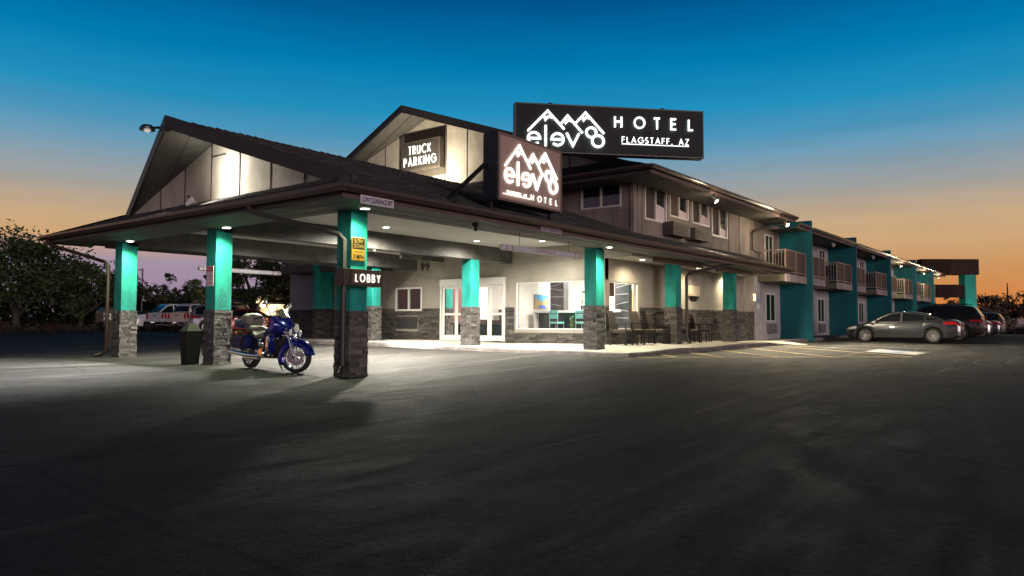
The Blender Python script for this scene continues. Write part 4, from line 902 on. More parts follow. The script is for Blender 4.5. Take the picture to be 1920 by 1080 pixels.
# speed, clearance, notice signs
sd = thing('speed_sign', 'yellow SLOW DOWN 5 MPH plate on the front corner column', 'sign', (9.13, 10.77, 2.17))
yl = M('sign_yellow', (.24, .125, .018), .5); bk_ = M('sign_black', (.006, .005, .004), .7, spec=.2)
spp = lambda u, v, n: (9.13+u, 10.80-n, 2.39+v)
m = MB(); m.slab([spp(-.16, -.22, .02), spp(.16, -.22, .02), spp(.16, .22, .02), spp(-.16, .22, .02)], (0, .012, 0)); m.build('plate', yl, sd, bevel=.008)
m = MB(); m.add([spp(-.145, .0, .023), spp(.145, .0, .023), spp(.145, .205, .023), spp(-.145, .205, .023)], [(0, 1, 2, 3)]); m.build('black_field', bk_, sd, fix=False)
font_text('lettering', 'SLOW\nDOWN', .17, spp, yl, sd, 0, .1, .24, .026, bold=.0); font_text('lettering', 'SPEED LIMIT', .03, spp, bk_, sd, 0, -.05, .22, .024); font_text('lettering', '5 MPH', .085, spp, bk_, sd, 0, -.145, .24, .024, bold=.015)
cs_ = thing('clearance_sign', 'white LOW CLEARANCE 8FT plate fixed to the canopy corner fascia', 'sign', (8.72, 9.8, 3.06)); cp_ = lambda u, v, n: (8.72+u, 9.82-n, 3.135+v)
sw = M('sign_white', (.62, .56, .62), .5); nv = M('sign_navy', (.015, .01, .07), .5)
m = MB(); m.slab([cp_(-.385, -.075, .02), cp_(.385, -.075, .02), cp_(.385, .075, .02), cp_(-.385, .075, .02)], (0, .012, 0)); m.build('plate', sw, cs_, bevel=.005)
font_text('lettering', 'LOW CLEARANCE 8FT', .095, cp_, nv, cs_, 0, 0, .7, .023, bold=.03)
cs2 = thing('clearance_sign', 'faded white clearance plate on the canopy fascia above the hanging pole', 'sign', (13.9, 9.7, 3.1)); cp2 = lambda u, v, n: (14.05+u, 9.82-n, 3.17+v)
m = MB(); m.slab([cp2(-.42, -.055, .02), cp2(.42, -.055, .02), cp2(.42, .055, .02), cp2(-.42, .055, .02)], (0, .012, 0)); m.build('plate', M('sign_faded', (.38, .3, .36), .6, var=.3, vs=8), cs2)
font_text('lettering', 'LOW CLEARANCE 8FT', .06, cp2, nv, cs2, 0, 0, .74, .023, bold=.01)
ns = thing('notice_sign', 'small red and white notice plate on the middle canopy column', 'notice', (8.95, 15.55, 1.83)); np_ = lambda u, v, n: (8.965-n, 15.65-u, 2.06+v)
rd = M('sign_red', (.42, .03, .03), .5)
m = MB(); m.slab([np_(-.135, -.23, .0), np_(.135, -.23, .0), np_(.135, .23, .0), np_(-.135, .23, .0)], (.01, 0, 0)); m.build('plate', sw, ns)
m = MB(); m.add([np_(-.12, .1, .003), np_(.12, .1, .003), np_(.12, .21, .003), np_(-.12, .21, .003)], [(0, 1, 2, 3)]); m.build('red_field', rd, ns, fix=False)
font_text('lettering', 'NOTICE', .04, np_, sw, ns, 0, .155, .18, .006, bold=.01); font_text('lettering', 'NO\nPARKING\nLOADING\nOR\nSTOPPING', .26, np_, rd, ns, 0, -.06, .2, .004)
# hanging clearance poles
pvc = M('pvc_pole', (.56, .54, .6), .4, var=.15, vs=3); redt = M('red_tape', (.35, .02, .05), .5)
def pole(a, b, r, lab, wires, txt=False):
    a = Vector(a); b = Vector(b); d = (b-a).normalized(); t = thing('clearance_pole', lab, 'clearance bar', tuple((a+b)/2), 0, 'hanging clearance poles')
    m = MB(); m.tube([a, b], r, 14); m.ell(tuple(a), (r, r, r*1.0), 12, 8); m.ell(tuple(b), (r, r, r), 12, 8); m.build('pipe', pvc, t)
    m = MB()
    for k in (.03, .1, .9, .975): p = a.lerp(b, k); m.tube([p-d*.012, p+d*.012], r+.004, 14, cap=False)
    m.build('red_band', redt, t)
    for k in wires: p = a.lerp(b, k); m = MB(); m.tube([p+Vector((0, 0, r)), (p.x, p.y, 3.5 if p.y > 11 else 3.13)], .006, 5); m.build('hanger_wire', steel_dk, t)
    if txt: font_text('lettering', 'CLEARANCE 8', .07, lambda u, v, n: (a.x+1.6+u, a.y-r*cos(v/r)-n, a.z+(b.z-a.z)*.5+r*sin(v/r)), redt, t, 0, 0, .8, .004)
pole((12.98, 10.42, 2.73), (16.22, 10.42, 2.76), .07, 'white hanging clearance pole with red bands under the canopy front edge', (.2, .83), True)
pole((11.7, 21.0, 2.63), (14.45, 21.0, 2.63), .07, 'white hanging clearance pole behind the middle canopy column', (.15, .72))
# ------------------------------------------------------------------ lamps
dsk = M('lamp_trim', (.7, .68, .62), .4)
def downlight(x, y, z, p, lab, ang=140, col=(.86, 1, .6)):
    t = thing('recessed_light', lab, 'ceiling light', (x, y, z-.03), 0, 'recessed canopy lights')
    m = MB(); m.lathe([(.085, z-.01), (.088, z-.022), (.105, z-.022), (.112, z-.002)], (x, y, 0), n=20, cap=False); m.build('trim_ring', dsk, t)
    m = MB(); m.lathe([(.001, z-.018), (.084, z-.016)], (x, y, 0), n=18); m.build('lens', lens_m, t, fix=False)
    if p: lamp('SPOT', (x, y, z-.04), p, col, (x, y, 0), .09, ang, 1.)
DL = [(9.02, 10.48, 3.126, 170, 'front corner column'), (9.0, 15.08, 3.126, 210, 'middle front column'), (9.0, 19.62, 3.126, 210, 'far left front column'), (17.68, 10.4, 3.126, 210, 'lobby corner column')]
for x, y, z, p, l in DL: downlight(x, y, z, p, 'round lit soffit light at the top of the '+l)
for x, y, z, p, l in ((17.06, 14.68, 3.53, 520, 'beside the middle lobby column'), (18.25, 13.08, 3.53, 420, 'over the pavement in front of the big lobby window'), (17.1, 19.3, 3.53, 420, 'beside the far lobby column behind the LOBBY sign'), (13.2, 14.5, 3.53, 3700, 'added over the driveway near the front corner for the light pool'), (12.6, 18.0, 3.53, 2000, 'added over the driveway in the rear bay for the light pool')):  # the two driveway lights are added to make the light pool and column shadow
    downlight(x, y, z, p, 'round lit ceiling light '+l, 172, (1, .94, .8))
for x, y, l in ((21.0, 11.15, 'first along the porch past the lobby corner'), (25.3, 11.15, 'second along the porch above the patio chairs'), (29.2, 11.45, 'last along the porch before the guest wing')): downlight(x, y, 3.05, 190, 'round lit porch ceiling light '+l, 165, (1, .84, .55))
def floodlight(x, y, z, aim, lab, p=0, hot=True, heads=1, col=(1, .86, .6), ang=110, down=True):
    t = thing('floodlight', lab, 'floodlight', (x, y, z), 0, 'wall and eave floodlights'); A_ = Vector((x, y, z)); D = (Vector(aim)-A_).normalized()
    m = MB(); m.box(x-.05, x+.05, y-.04, y+.04, z+.12, z+.17); m.tube([(x, y, z+.12), (x, y, z+.02)], .014, 6); m.build('bracket', steel_dk, t)
    for h in range(heads):
        s_ = D.cross(Vector((0, 0, 1))).normalized()*(.11*(h*2-(heads-1))); c = A_+s_
        m = MB(); m.tube([c-D*.08, c-D*.03, c+D*.09, c+D*.12], [.03, .05, .085, .088], 14, cap=False); m.tube([c-D*.085, c-D*.08], .03, 10); o = m.build('lamp_head', white_v, t)
        m = MB(); m.tube([c+D*.10, c+D*.104], .08, 14); m.build('lens', lens_hot if hot else M('lens_off', (.5, .5, .5), .2), o)
    if p: lamp('SPOT', tuple(A_+D*.15), p, col, tuple(aim), .08, ang, 1.)
floodlight(24.75, 10.3, 5.40, (25.6, 5.5, 0), 'lit eave floodlight above the row of four upstairs windows', 2100, ang=150); lamp('POINT', (24.9, 10.1, 5.25), 22, (1, .82, .52), None, .08)
floodlight(32.2, 10.2, 5.34, (31.5, 4.5, 0), 'lit eave floodlight at the right end of the upper roof', 3000, ang=150); lamp('POINT', (32.1, 10.0, 5.2), 60, (1, .82, .52), None, .08)
for x, lit, l in ((40.7, 0, 'unlit eave floodlight over the second wing bay'), (49.7, 0, 'unlit eave floodlight over the third wing bay'), (58, 1, 'lit eave floodlight over the fourth wing bay'), (67.1, 1, 'lit eave floodlight over the fifth wing bay'), (74.2, 1, 'lit eave floodlight under the far roof overhang')):
    floodlight(x, 10.5, 5.2, (x+.3, 8.3, 2) if lit else (x-.2, 9.5, 4), l, 0, bool(lit))
    if lit: lamp('POINT', (x+.1, 10.25, 5.05), 120, (1, .82, .52), None, .08)
# gable floods
floodlight(8.5, 15.75, 3.66, (9.35, 15.2, 4.6), 'twin-head floodlight on the canopy roof aimed at the bright gable', 75, heads=2, col=(1, .97, .86), ang=165)
lamp('SPOT', (8.5, 15.72, 3.82), 150, (1, .98, .9), (9.35, 15.45, 4.65), .05, 72, .8)
pk = thing('gable_lamp', 'round silver lamp on a bracket at the canopy gable peak', 'lamp', (8.0, 16.3, 5.3))
m = MB(); m.tube([(8.12, 16.1, 5.34), (8.0, 16.35, 5.36), (7.95, 16.5, 5.36)], .03, 8); m.box(8.02, 8.16, 16.0, 16.2, 5.26, 5.4); m.build('bracket', steel_dk, pk)
m = MB(); m.lathe([(.02, .1), (.1, .085), (.16, .03), (.17, -.03), (.16, -.03), (.15, .02)], (7.93, 16.62, 5.36), n=18); m.build('shade', alu, pk)
m = MB(); m.ell((7.93, 16.62, 5.33), (.07, .07, .05), 12, 8); m.build('bulb', M('peak_bulb', (.9, .9, .85), .3, emis=(1, .95, .85), es=.35), pk)
lamp('SPOT', (7.93, 16.62, 5.24), 3600, (1, .97, .9), (4.2, 17.2, 0), .12, 105, .9)
floodlight(19.9, 20.4, 6.1, (21.6, 20.9, 7.7), 'warm floodlight at the foot of the tall gable under the TRUCK PARKING sign', 430, ang=165, col=(1, .88, .66))
cmr = thing('security_camera', 'twin black security cameras hanging from the canopy beam by the lobby wall', 'camera', (17.5, 17.3, 2.8))
m = MB(); m.tube([(17.5, 17.2, 3.53), (17.5, 17.2, 2.95)], .012, 6); m.tube([(17.5, 17.42, 3.53), (17.5, 17.42, 3.0)], .012, 6); m.build('rod', steel_dk, cmr)
m = MB()
for y in (17.2, 17.42): m.box(17.45, 17.55, y-.05, y+.05, 2.86, 2.98); m.tube([(17.5, y, 2.86), (17.42, y-.06, 2.76)], .05, 10)
m.build('housing', black_m, cmr)
for x, y, z, lab in ((9.9, 11.6, 3.0, 'small black camera box under the ceiling left of the front corner column'), (11.8, 10.2, 3.05, 'small black camera under the front soffit of the canopy')):
    t = thing('security_camera', lab, 'camera', (x, y, z)); m = MB(); m.box(x-.05, x+.05, y-.05, y+.05, z, z+.12); m.tube([(x, y, z), (x-.05, y-.06, z-.08)], .04, 10); m.build('housing', black_m, t); m = MB(); m.tube([(x, y, z+.1), (x, y, 3.53 if y > 10.9 else 3.125)], .012, 6); m.build('rod', steel_dk, t)
# porch wall fittings
m = MB(); m.box(25.8, 26.65, BY-.1, BY-.005, 2.06, 2.44); ob = m.build('notice_board', M('board_cream', (.48, .42, .32), .6, var=.1)); tag(ob, 'cream display box on the porch wall between the two end columns', 'display box'); m = MB(); m.slab([(25.9, BY-.1, 2.05), (26.55, BY-.1, 2.05), (26.45, BY-.02, 1.86), (26.0, BY-.02, 1.86)], (0, .014, 0)); m.build('tray', steel_dk, ob)
for x, y, z, lab in ((24.75, BY, 2.0, 'blue and white accessible sign on the porch wall behind the downspout'), (33.2, BY, 1.95, 'blue and white accessible sign left of the first guest door')):
    t = thing('accessible_sign', lab, 'sign', (x, y-.01, z)); m = MB(); m.box(x-.15, x+.15, y-.012, y-.003, z-.25, z+.28); m.build('plate', M('sign_pale', (.5, .55, .6), .5), t)
    m = MB(); m.box(x-.12, x+.12, y-.016, y-.013, z-.02, z+.25); f = m.build('blue_field', blu, t)
    m = MB(); pp = lambda u, v, n: (x+u, y-.018-n, z+.1+v); ribbon(m, arc(-.01, -.05, .055, .05, 150, 380, 14), .016, pp, 0, .001); ribbon(m, [(-.02, .075), (-.015, -.03), (.04, -.03), (.07, -.09)], .018, pp, 0, .002); ribbon(m, arc(-.022, .1, .012, .012, 0, 360, 10), .014, pp, 0, .003, True); m.build('wheelchair_mark', sw, t)
sc = thing('wall_sconce', 'small glowing sconce at the end of the porch wall', 'wall lamp', (32.5, 11.7, 2.2)); m = MB(); m.tube([(32.5, 11.72, 2.05), (32.5, 11.72, 2.35)], [.05, .06], 10); m.build('shade', M('sconce_glow', (.9, .7, .5), .5, emis=(1, .6, .3), es=3.), sc); m = MB(); m.box(32.45, 32.55, 11.77, 11.795, 2.1, 2.3); m.build('backplate', steel_dk, sc)
# ------------------------------------------------------------------ vehicles
def interp(P, x):
    if x <= P[0][0]: return P[0][1]
    for (a, b), (c, d) in zip(P, P[1:]):
        if x <= c: return b+(d-b)*(x-a)/(c-a) if c > a else d
    return P[-1][1]
def smooth_prof(P, x, r=.06): return sum(interp(P, x+k*r) for k in (-1, -.5, 0, .5, 1))/5
def paint(name, col, metal=.35): return M('paint_'+name, col, .28, metal, coat=1., spec=.6)
tail_m = M('tail_lens', (.35, .01, .012), .15, coat=.8); head_m = M('head_lens', (.55, .57, .6), .08, coat=1.); blackp = M('black_plastic', (.015, .015, .016), .5); plate_m = M('number_plate', (.55, .5, .42), .5)
amber = M('amber_lens', (.6, .18, .02), .2, coat=.6)
TF = [(0, .93), (.06, .985), (.4, 1.0), (.75, .975), (.95, .93), (1, .9)]
def wheel(t, x, y, r, w, spokes=5, mat=alu, side=1, name='wheel', dark=False):
    m = MB(); m.lathe([(r*.62, -w*.42), (r*.9, -w*.5), (r*.98, -w*.36), (r, 0), (r*.98, w*.36), (r*.9, w*.5), (r*.62, w*.42)], (x, y, r), 'y', 28, cap=False); o = m.build(name, rubber, t, wl=False)
    m = MB(); m.lathe([(r*.67, side*w*.40), (r*.66, side*w*.47), (r*.60, side*w*.47), (r*.59, side*w*.3)], (x, y, r), 'y', 28, cap=False)
    for i in range(spokes):
        for dlt in (-.13, .13):
            a = 2*pi*i/spokes+dlt*1.0; a2 = 2*pi*i/spokes+dlt*1.7; yy = y+side*w*.36
            p = Vector((x+cos(a)*r*.1, yy, r+sin(a)*r*.1)); q = Vector((x+cos(a2)*r*.6, yy+side*w*.06, r+sin(a2)*r*.6)); m.bar(p, q, r*.085, .02, (0, 1, 0))
    m.tube([(x, y+side*w*.3, r), (x, y+side*w*.46, r)], r*.15, 12)
    m.build('rim', mat, o, wl=False)
    m = MB(); m.lathe([(r*.66, -.02), (r*.66, .02)], (x, y+side*w*.08, r), 'y', 24); m.build('brake_disc', blackp, o, wl=False); return o
def vehicle(name, label, cat, loc, rz, col, kind, group=None, detail=True):
    t = thing(name, label, cat, loc, rz, group, local=True)
    K = dict(
     sedan=dict(L=4.88, W=1.84, base=.19, r=.335, xf=1.42, xr=-1.40, top=[(-2.45, .82), (-2.40, .98), (-2.2, 1.04), (-1.6, 1.03), (-1, .98), (0, .935), (.9, .925), (1.15, .92), (1.8, .82), (2.2, .72), (2.40, .58), (2.44, .5)],
        roof=[(-1.98, 1.02), (-1.5, 1.20), (-1.0, 1.35), (-.5, 1.43), (0, 1.45), (.3, 1.42), (.7, 1.25), (1.2, .95), (1.28, .9)], plan=[(-2.45, .70), (-2.36, .80), (-2.0, .88), (0, .92), (1.5, .905), (2.0, .84), (2.2, .74), (2.34, .5)], wins=[(-1.72, -1.12), (-1.06, -.16), (-.08, 1.06)], ws=(.34, 1.22), rw=(-1.9, -.95), tum=.36),
     suv=dict(L=4.7, W=1.86, base=.22, r=.36, xf=1.38, xr=-1.38, top=[(-2.35, .95), (-2.3, 1.1), (-1.5, 1.1), (0, 1.06), (1, 1.04), (1.2, 1.03), (1.9, .96), (2.2, .84), (2.34, .62)],
        roof=[(-2.3, 1.1), (-2.12, 1.5), (-1.95, 1.68), (-1.5, 1.74), (-.5, 1.78), (.1, 1.75), (.5, 1.58), (1.15, 1.07), (1.22, 1.0)], plan=[(-2.35, .78), (-2.2, .87), (0, .93), (1.5, .91), (2.0, .84), (2.34, .6)], wins=[(-2.0, -1.3), (-1.24, -.3), (-.22, 1.0)], ws=(.2, 1.18), rw=(-2.29, -2.0), tum=.26),
     pickup=dict(L=5.8, W=2.0, base=.34, r=.41, xf=1.85, xr=-1.72, top=[(-2.9, 1.22), (-2.86, 1.27), (-.95, 1.27), (-.7, 1.22), (1.1, 1.2), (1.3, 1.2), (2.3, 1.16), (2.7, 1.08), (2.9, .8)],
        roof=[(-.93, 1.22), (-.84, 1.55), (-.72, 1.86), (-.5, 1.93), (0, 1.96), (.4, 1.92), (.7, 1.75), (1.3, 1.22), (1.36, 1.18)], plan=[(-2.9, .97), (-2.7, 1.0), (1.8, 1.0), (2.5, .97), (2.75, .9), (2.9, .78)], wins=[(-.72, .08), (.16, 1.14)], ws=(.45, 1.3), rw=(-.92, -.74), tum=.26))[kind]
    xs0, xs1 = K['plan'][0][0], K['plan'][-1][0]; base = K['base']; r = K['r']; ra = r+.045
    arches = (K['xf'], K['xr'])
    w = lambda x: smooth_prof(K['plan'], x); zt = lambda x: smooth_prof(K['top'], x, .09); zr = lambda x: smooth_prof(K['roof'], x, .12)
    def zb0(x): return base+.1*sm((x-(xs1-.5))/.5)+.12*sm(((xs0+.5)-x)/.5)
    def zb(x):
        z = zb0(x)
        for c in arches:
            if abs(x-c) < ra: z = max(z, r+sqrt(ra*ra-(x-c)**2))
        return z
    xs = sorted(set([round(xs0+(xs1-xs0)*i/70, 4) for i in range(71)]+[round(c+k*ra, 4) for c in arches for k in (-1.001, -.995, -.96, -.88, -.7, -.4, 0, .4, .7, .88, .96, .995, 1.001)]))
    rings = []
    for x in xs:
        b, h, ww = zb(x), zt(x), w(x)
        b = min(b, h-.1)
        half = [(ww*f, b+(h-b)*tt) for tt, f in TF]+[(ww*.6, h+.02), (0, h+.035)]
        rings.append([(x, y, z) for y, z in half]+[(x, -y, z) for y, z in reversed(half[:-1])])
    m = MB(); m.loft(rings); body = m.build('body', col, t, wl=False, sharp=32)
    m = MB(); m.box(xs0+.12, xs1-.12, -.66, .66, base-.03, .62); m.build('underbody', blackp, t, wl=False)
    # greenhouse
    g0, g1 = K['roof'][0][0], K['roof'][-1][0]; tum = K['tum']
    zl = lambda x: zt(x)-.05; wl_ = lambda x: min(w(x), K['W']/2)*.915
    rings = []; n = 44
    for i in range(n+1):
        x = g0+(g1-g0)*i/n; a = zl(x); q = max(zr(x), a+.01); ww = wl_(x); y2 = ww-(q-.05-a)*tum if q-.05 > a else ww
        rings.append([(x, ww, a), (x, ww-(q-a)*.5*tum, a+(q-a)*.5), (x, y2, max(a, q-.045)), (x, y2*.86, q), (x, 0, q+.015), (x, -y2*.86, q), (x, -y2, max(a, q-.045)), (x, -ww+(q-a)*.5*tum, a+(q-a)*.5), (x, -ww, a)])
    m = MB(); m.loft(rings, closed=False); m.build('cabin', col, t, wl=False, sharp=40)
    gy = lambda x, z: wl_(x)-(z-zl(x))*tum+.006
    for a, b in K['wins']:
        for s_ in (1, -1):
            m = MB(); L_ = []
            for i in range(13):
                x = a+(b-a)*i/12; lo = zt(x)+.03; hi = max(lo+.004, min(zr(x)-.085, 9)); L_ += [(x, s_*gy(x, lo), lo), (x, s_*gy(x, hi), hi)]
            m.add(L_, [(2*i, 2*i+2, 2*i+3, 2*i+1) for i in range(12)], True); m.build('side_window', carpane, t, wl=False, sharp=0)
    for nm, (a, b) in (('windshield', K['ws']), ('rear_window', K['rw'])):
        m = MB(); L_ = []
        for i in range(9):
            x = a+(b-a)*i/8; q = zr(x); y2 = (wl_(x)-(q-.05-zl(x))*tum)*.87; L_ += [(x+.008*(1 if nm[0] == 'w' else -1), -y2, q+.008), (x+.008*(1 if nm[0] == 'w' else -1), 0, q+.024), (x+.008*(1 if nm[0] == 'w' else -1), y2, q+.008)]
        m.add(L_, [f for i in range(8) for f in ((3*i, 3*i+1, 3*i+4, 3*i+3), (3*i+1, 3*i+2, 3*i+5, 3*i+4))], True); m.build(nm, carpane, t, wl=False, sharp=0)
    for x in (K['xf'], K['xr']):
        for s_ in (1, -1): wheel(t, x, s_*(K['W']/2-.13), r, .22, 6 if kind != 'pickup' else 5, rimm, s_)
    def side(x, tt, off=.006): return (interp(TF, tt)*w(x)+off, zb0(x)+(zt(x)-zb0(x))*tt)
    def patch(m, x0, x1, t0, t1, s_, off=.006, n=6):
        L_ = []
        for i in range(n+1):
            x = x0+(x1-x0)*i/n
            for tt in (t0, (t0+t1)/2, t1): y, z = side(x, tt, off); L_.append((x, s_*y, z))
        m.add(L_, [f for i in range(n) for f in ((3*i, 3*i+1, 3*i+4, 3*i+3), (3*i+1, 3*i+2, 3*i+5, 3*i+4))])
    xr_, xf_ = xs0, xs1
    for s_ in (1, -1):
        m = MB()
        if kind == 'pickup':
            m.box(xr_-.02, xr_+.12, s_*.80-.1, s_*.80+.1, .86, 1.2); patch(m, xr_+.01, xr_+.15, .6, .96, s_, .01)
        else:
            patch(m, xr_+.02, xr_+.62, .76, .9, s_, .008); m.box(xr_-.012, xr_+.05, s_*.56-.14, s_*.56+.14, zt(xr_)-.16, zt(xr_)-.03)
        m.build('taillight', tail_m, t, wl=False)
        m = MB(); patch(m, xf_-.6, xf_-.1, .72, .92, s_, .008); m.build('headlight', head_m, t, wl=False)
        m = MB(); a = K['wins'][-1][1]-.12; y, z = gy(a, zt(a)), zt(a)+.08
        m.ell((a, s_*(y+.11), z), (.06, .1, .07), 10, 6); m.build('mirror', col, t, wl=False)
        m = MB()
        doors = [K['wins'][-1][0]-.04, K['wins'][-1][1]-.1]+([K['wins'][-2][0]+.02] if len(K['wins']) > 1 else [])
        for x in doors: patch(m, x, x+.012, .06, .99, s_, .003, 1)
        patch(m, xs0+.5 if kind == 'pickup' else min(doors), max(doors), .1, .13, s_, .004, 8)
        m.build('door_seam', blackp, t, wl=False)
        m = MB()
        for x in doors[:1]+doors[2:]:
            xx = x+.1 if x == doors[0] else x+.2; y, z = side(xx, .83, .02); m.bar((xx, s_*y, z), (xx+.17, s_*y, z+.005), .02, .025)
        m.build('door_handle', chrome, t, wl=False)
    m = MB(); zc = zt(xr_)
    if kind == 'pickup':
        m.box(xr_-.03, xr_+.04, -.7, .7, .74, 1.24); o = m.build('tailgate', col, t, wl=False, bevel=.015)
        m = MB(); m.box(xr_-.04, xr_-.03, -.12, .12, 1.05, 1.12); m.build('handle', blackp, o, wl=False)
        m = MB(); m.box(xr_-.16, xr_+.1, -.98, -.22, .5, .68); m.box(xr_-.16, xr_+.1, .22, .98, .5, .68); m.box(xr_-.12, xr_+.1, -.24, .24, .46, .6); m.build('bumper', chrome, t, wl=False, bevel=.03)
        m = MB(); m.box(xr_+.08, -1.0, -.8, .8, 1.2, 1.30); m.build('bed_cover', blackp, t, wl=False)
    else:
        m.box(xr_-.012, xr_+.02, -.62, .62, .30, .42); m.build('bumper_trim', blackp, t, wl=False); m = MB(); m.box(xr_-.014, xr_, -.2, .2, .62, .74); m.build('number_plate', plate_m, t, wl=False)
        if kind == 'suv':
            m = MB()
            for s_ in (.62, -.62): m.tube([(-1.8, s_, 1.76), (-1.7, s_, 1.81), (.0, s_, 1.83), (.15, s_, 1.77)], .02, 6)
            m.build('roof_rail', alu, t, wl=False)
    m = MB(); m.box(xf_-.06, xf_+.01, -.42, .42, .42, .62); m.build('grille', blackp, t, wl=False)
    return t
carpane = M('car_window', (.012, .014, .016), .05, spec=.9, coat=.5); rimm = M('alloy_rim', (.6, .6, .62), .28, .9)
def park(*a, z=None):
    a = list(a); x, y = a[3][:2]; a[3] = (x, y, zg(x, y)+.004 if z is None else z); return vehicle(*a)
NY = pi/2
park('parked_sedan', 'dark grey sedan parked nearest in the row before the guest wing', 'car', (38.75, 6.98), NY, paint('gunmetal', (.022, .024, .03), .25), 'sedan')
park('parked_suv', 'dark brown sport utility parked directly behind the grey sedan', 'car', (44.6, 6.6), NY, paint('brown', (.022, .017, .018), .5), 'suv')
park('parked_sedan', 'black sedan with red tail lamps parked beyond the dark sport utility', 'car', (50.6, 7.2), NY, paint('black', (.012, .012, .016), .4), 'sedan')
park('parked_sedan', 'silver sedan tail just behind the black sedan', 'car', (54.6, 7.3), NY, paint('silver', (.3, .29, .32), .7), 'sedan')
park('parked_sedan', 'dark blue sedan with pale sloping back farthest of the parked saloons', 'car', (59.6, 7.2), NY, paint('navy', (.02, .024, .04), .5), 'sedan')
park('parked_suv', 'silver grey sport utility at the far end of the parked row', 'car', (65.5, 7.3), NY, paint('greysilver', (.16, .155, .17), .7), 'suv')
whitep = paint('white', (.78, .78, .82), .0); 
park('pickup_truck', 'white pickup truck facing left behind the two tailgates', 'truck', (27.3, 53.0), R(178), whitep, 'pickup')
park('pickup_truck', 'silver pickup truck showing the leftmost tailgate', 'truck', (27.3, 49.9), R(9), paint('silver2', (.6, .6, .64), .2), 'pickup')
park('pickup_truck', 'beige and white pickup truck with red tail lamp behind the trash bin', 'truck', (27.3, 47.0), R(9), paint('beige', (.66, .55, .45), .1), 'pickup')
park('parked_car', 'glossy red car parked behind the blue motorcycle', 'car', (25.5, 40.0), R(-32), paint('red', (.42, .03, .012), .25), 'sedan')
park('parked_suv', 'grey violet sport utility parked behind the red car', 'car', (26.4, 43.6), R(-32), paint('violetgrey', (.2, .18, .22), .6), 'suv')
park('parked_car', 'dark saloon roof just right of the far left canopy column', 'car', (26.4, 56.6), R(178), paint('slate', (.05, .06, .08), .5), 'sedan')
# ------------------------------------------------------------------ motorcycle
bike = thing('motorcycle', 'blue touring motorcycle with chrome pipes and grey saddle parked under the canopy', 'motorcycle', (8.84, 13.12, .045), R(-90), local=True)
bike.rotation_euler = (R(-3), 0, R(-95.5)); _f = Vector((cos(R(-95.5)), sin(R(-95.5)))); _a = zg(8.84+_f.x*.815, 13.12+_f.y*.815); _b = zg(8.84-_f.x*.815, 13.12-_f.y*.815)
bike.location.z = (_a+_b)/2+.004; bike.scale = (.97, .97, .95); bike.rotation_euler = (R(-3), -atan2(_a-_b, 1.63), R(-95.5))
bblue = M('bike_blue', (.005, .01, .19), .18, .35, coat=1.); bnavy = M('bike_navy', (.006, .01, .075), .42, 0., coat=.0, spec=.25); hide = M('seat_hide', (.15, .135, .12), .5, var=.3, vs=12, bump=.15, bs=60); eng = M('engine_black', (.03, .03, .032), .4, .6)
def rotz(p, c, a): x, y = p[0]-c[0], p[1]-c[1]; return (c[0]+x*cos(a)-y*sin(a), c[1]+x*sin(a)+y*cos(a), p[2])
TURN = R(31); PIV = (.52, 0)
Mt = Matrix.Translation((PIV[0], 0, 0)) @ Matrix.Rotation(TURN, 4, 'Z') @ Matrix.Translation((-PIV[0], 0, 0))
def bm_(front=False):
    m = MB(); m.M = Mt if front else None; return m
def bb(m, name, mat, par=bike, **k): return m.build(name, mat, par, wl=False, **k)
def bwheel(cx, r, w, front):
    m = bm_(front); m.lathe([(r*.74, -w*.4), (r*.86, -w*.52), (r*.96, -w*.36), (r, 0), (r*.96, w*.36), (r*.86, w*.52), (r*.74, w*.4)], (cx, 0, r), 'y', 36, cap=False); o = bb(m, 'wheel', rubber)
    m = bm_(front); m.lathe([(r*.75, -w*.42), (r*.77, -w*.44), (r*.72, -w*.3), (r*.70, 0), (r*.72, w*.3), (r*.77, w*.44), (r*.75, w*.42)], (cx, 0, r), 'y', 36, cap=False)
    for i in range(10):
        a = 2*pi*i/10
        for d in (-.1, .1): m.bar((cx+cos(a+d*2.2)*r*.16, -w*.1, r+sin(a+d*2.2)*r*.16), (cx+cos(a+d)*r*.72, -w*.28, r+sin(a+d)*r*.72), .016, .014, (0, 1, 0))
    m.tube([(cx, -.09, r), (cx, .09, r)], .045, 14); bb(m, 'rim', chrome, o)
    for s_ in (-1, 1):
        m = bm_(front); m.lathe([(r*.3, s_*.05), (r*.48, s_*.05), (r*.48, s_*.055), (r*.3, s_*.055), (r*.3, s_*.05)], (cx, 0, r), 'y', 30, cap=False); bb(m, 'brake_disc', M('brake_steel', (.4, .4, .4), .3, .9), o)
bwheel(-.815, .32, .17, False); bwheel(.815, .32, .15, True)
def fender(cx, r, w, a0, a1, mat, front, flare=0.):
    m = bm_(front); rings = []
    for i in range(25):
        a = R(a0+(a1-a0)*i/24); rings.append([(cx+cos(a)*(r+q), y*w, .32+sin(a)*(r+q)) for y, q in ((-1, -.12), (-1.02, -.04), (-.8, .02), (-.35, .045), (.35, .045), (.8, .02), (1.02, -.04), (1, -.12))])
    m.loft(rings, cap=False, closed=False); o = bb(m, 'fender', mat, fix=False); md = o.modifiers.new('thick', 'SOLIDIFY'); md.thickness = .008; return o
ff = fender(.815, .355, .1, 12, 208, bblue, True); fender(-.815, .36, .11, 20, 170, bnavy, False)
m = bm_(True); m.tube([(.815+.372*cos(R(a)), 0, .33+.372*sin(R(a))) for a in range(12, 60, 8)], .03, 8); bb(m, 'fender_tip', blackp, ff)
m = bm_(True)
for s_ in (-.115, .115): m.tube([(.83, s_, .30), (.80, s_, .42), (.62, s_, .86), (.55, s_, 1.02)], [.034, .034, .03, .028], 12)
for s_ in (-.11, .11): m.tube([(.8, s_*1.02, .33), (.86, s_*1.02, .33)], .045, 10)
bb(m, 'fork', chrome)
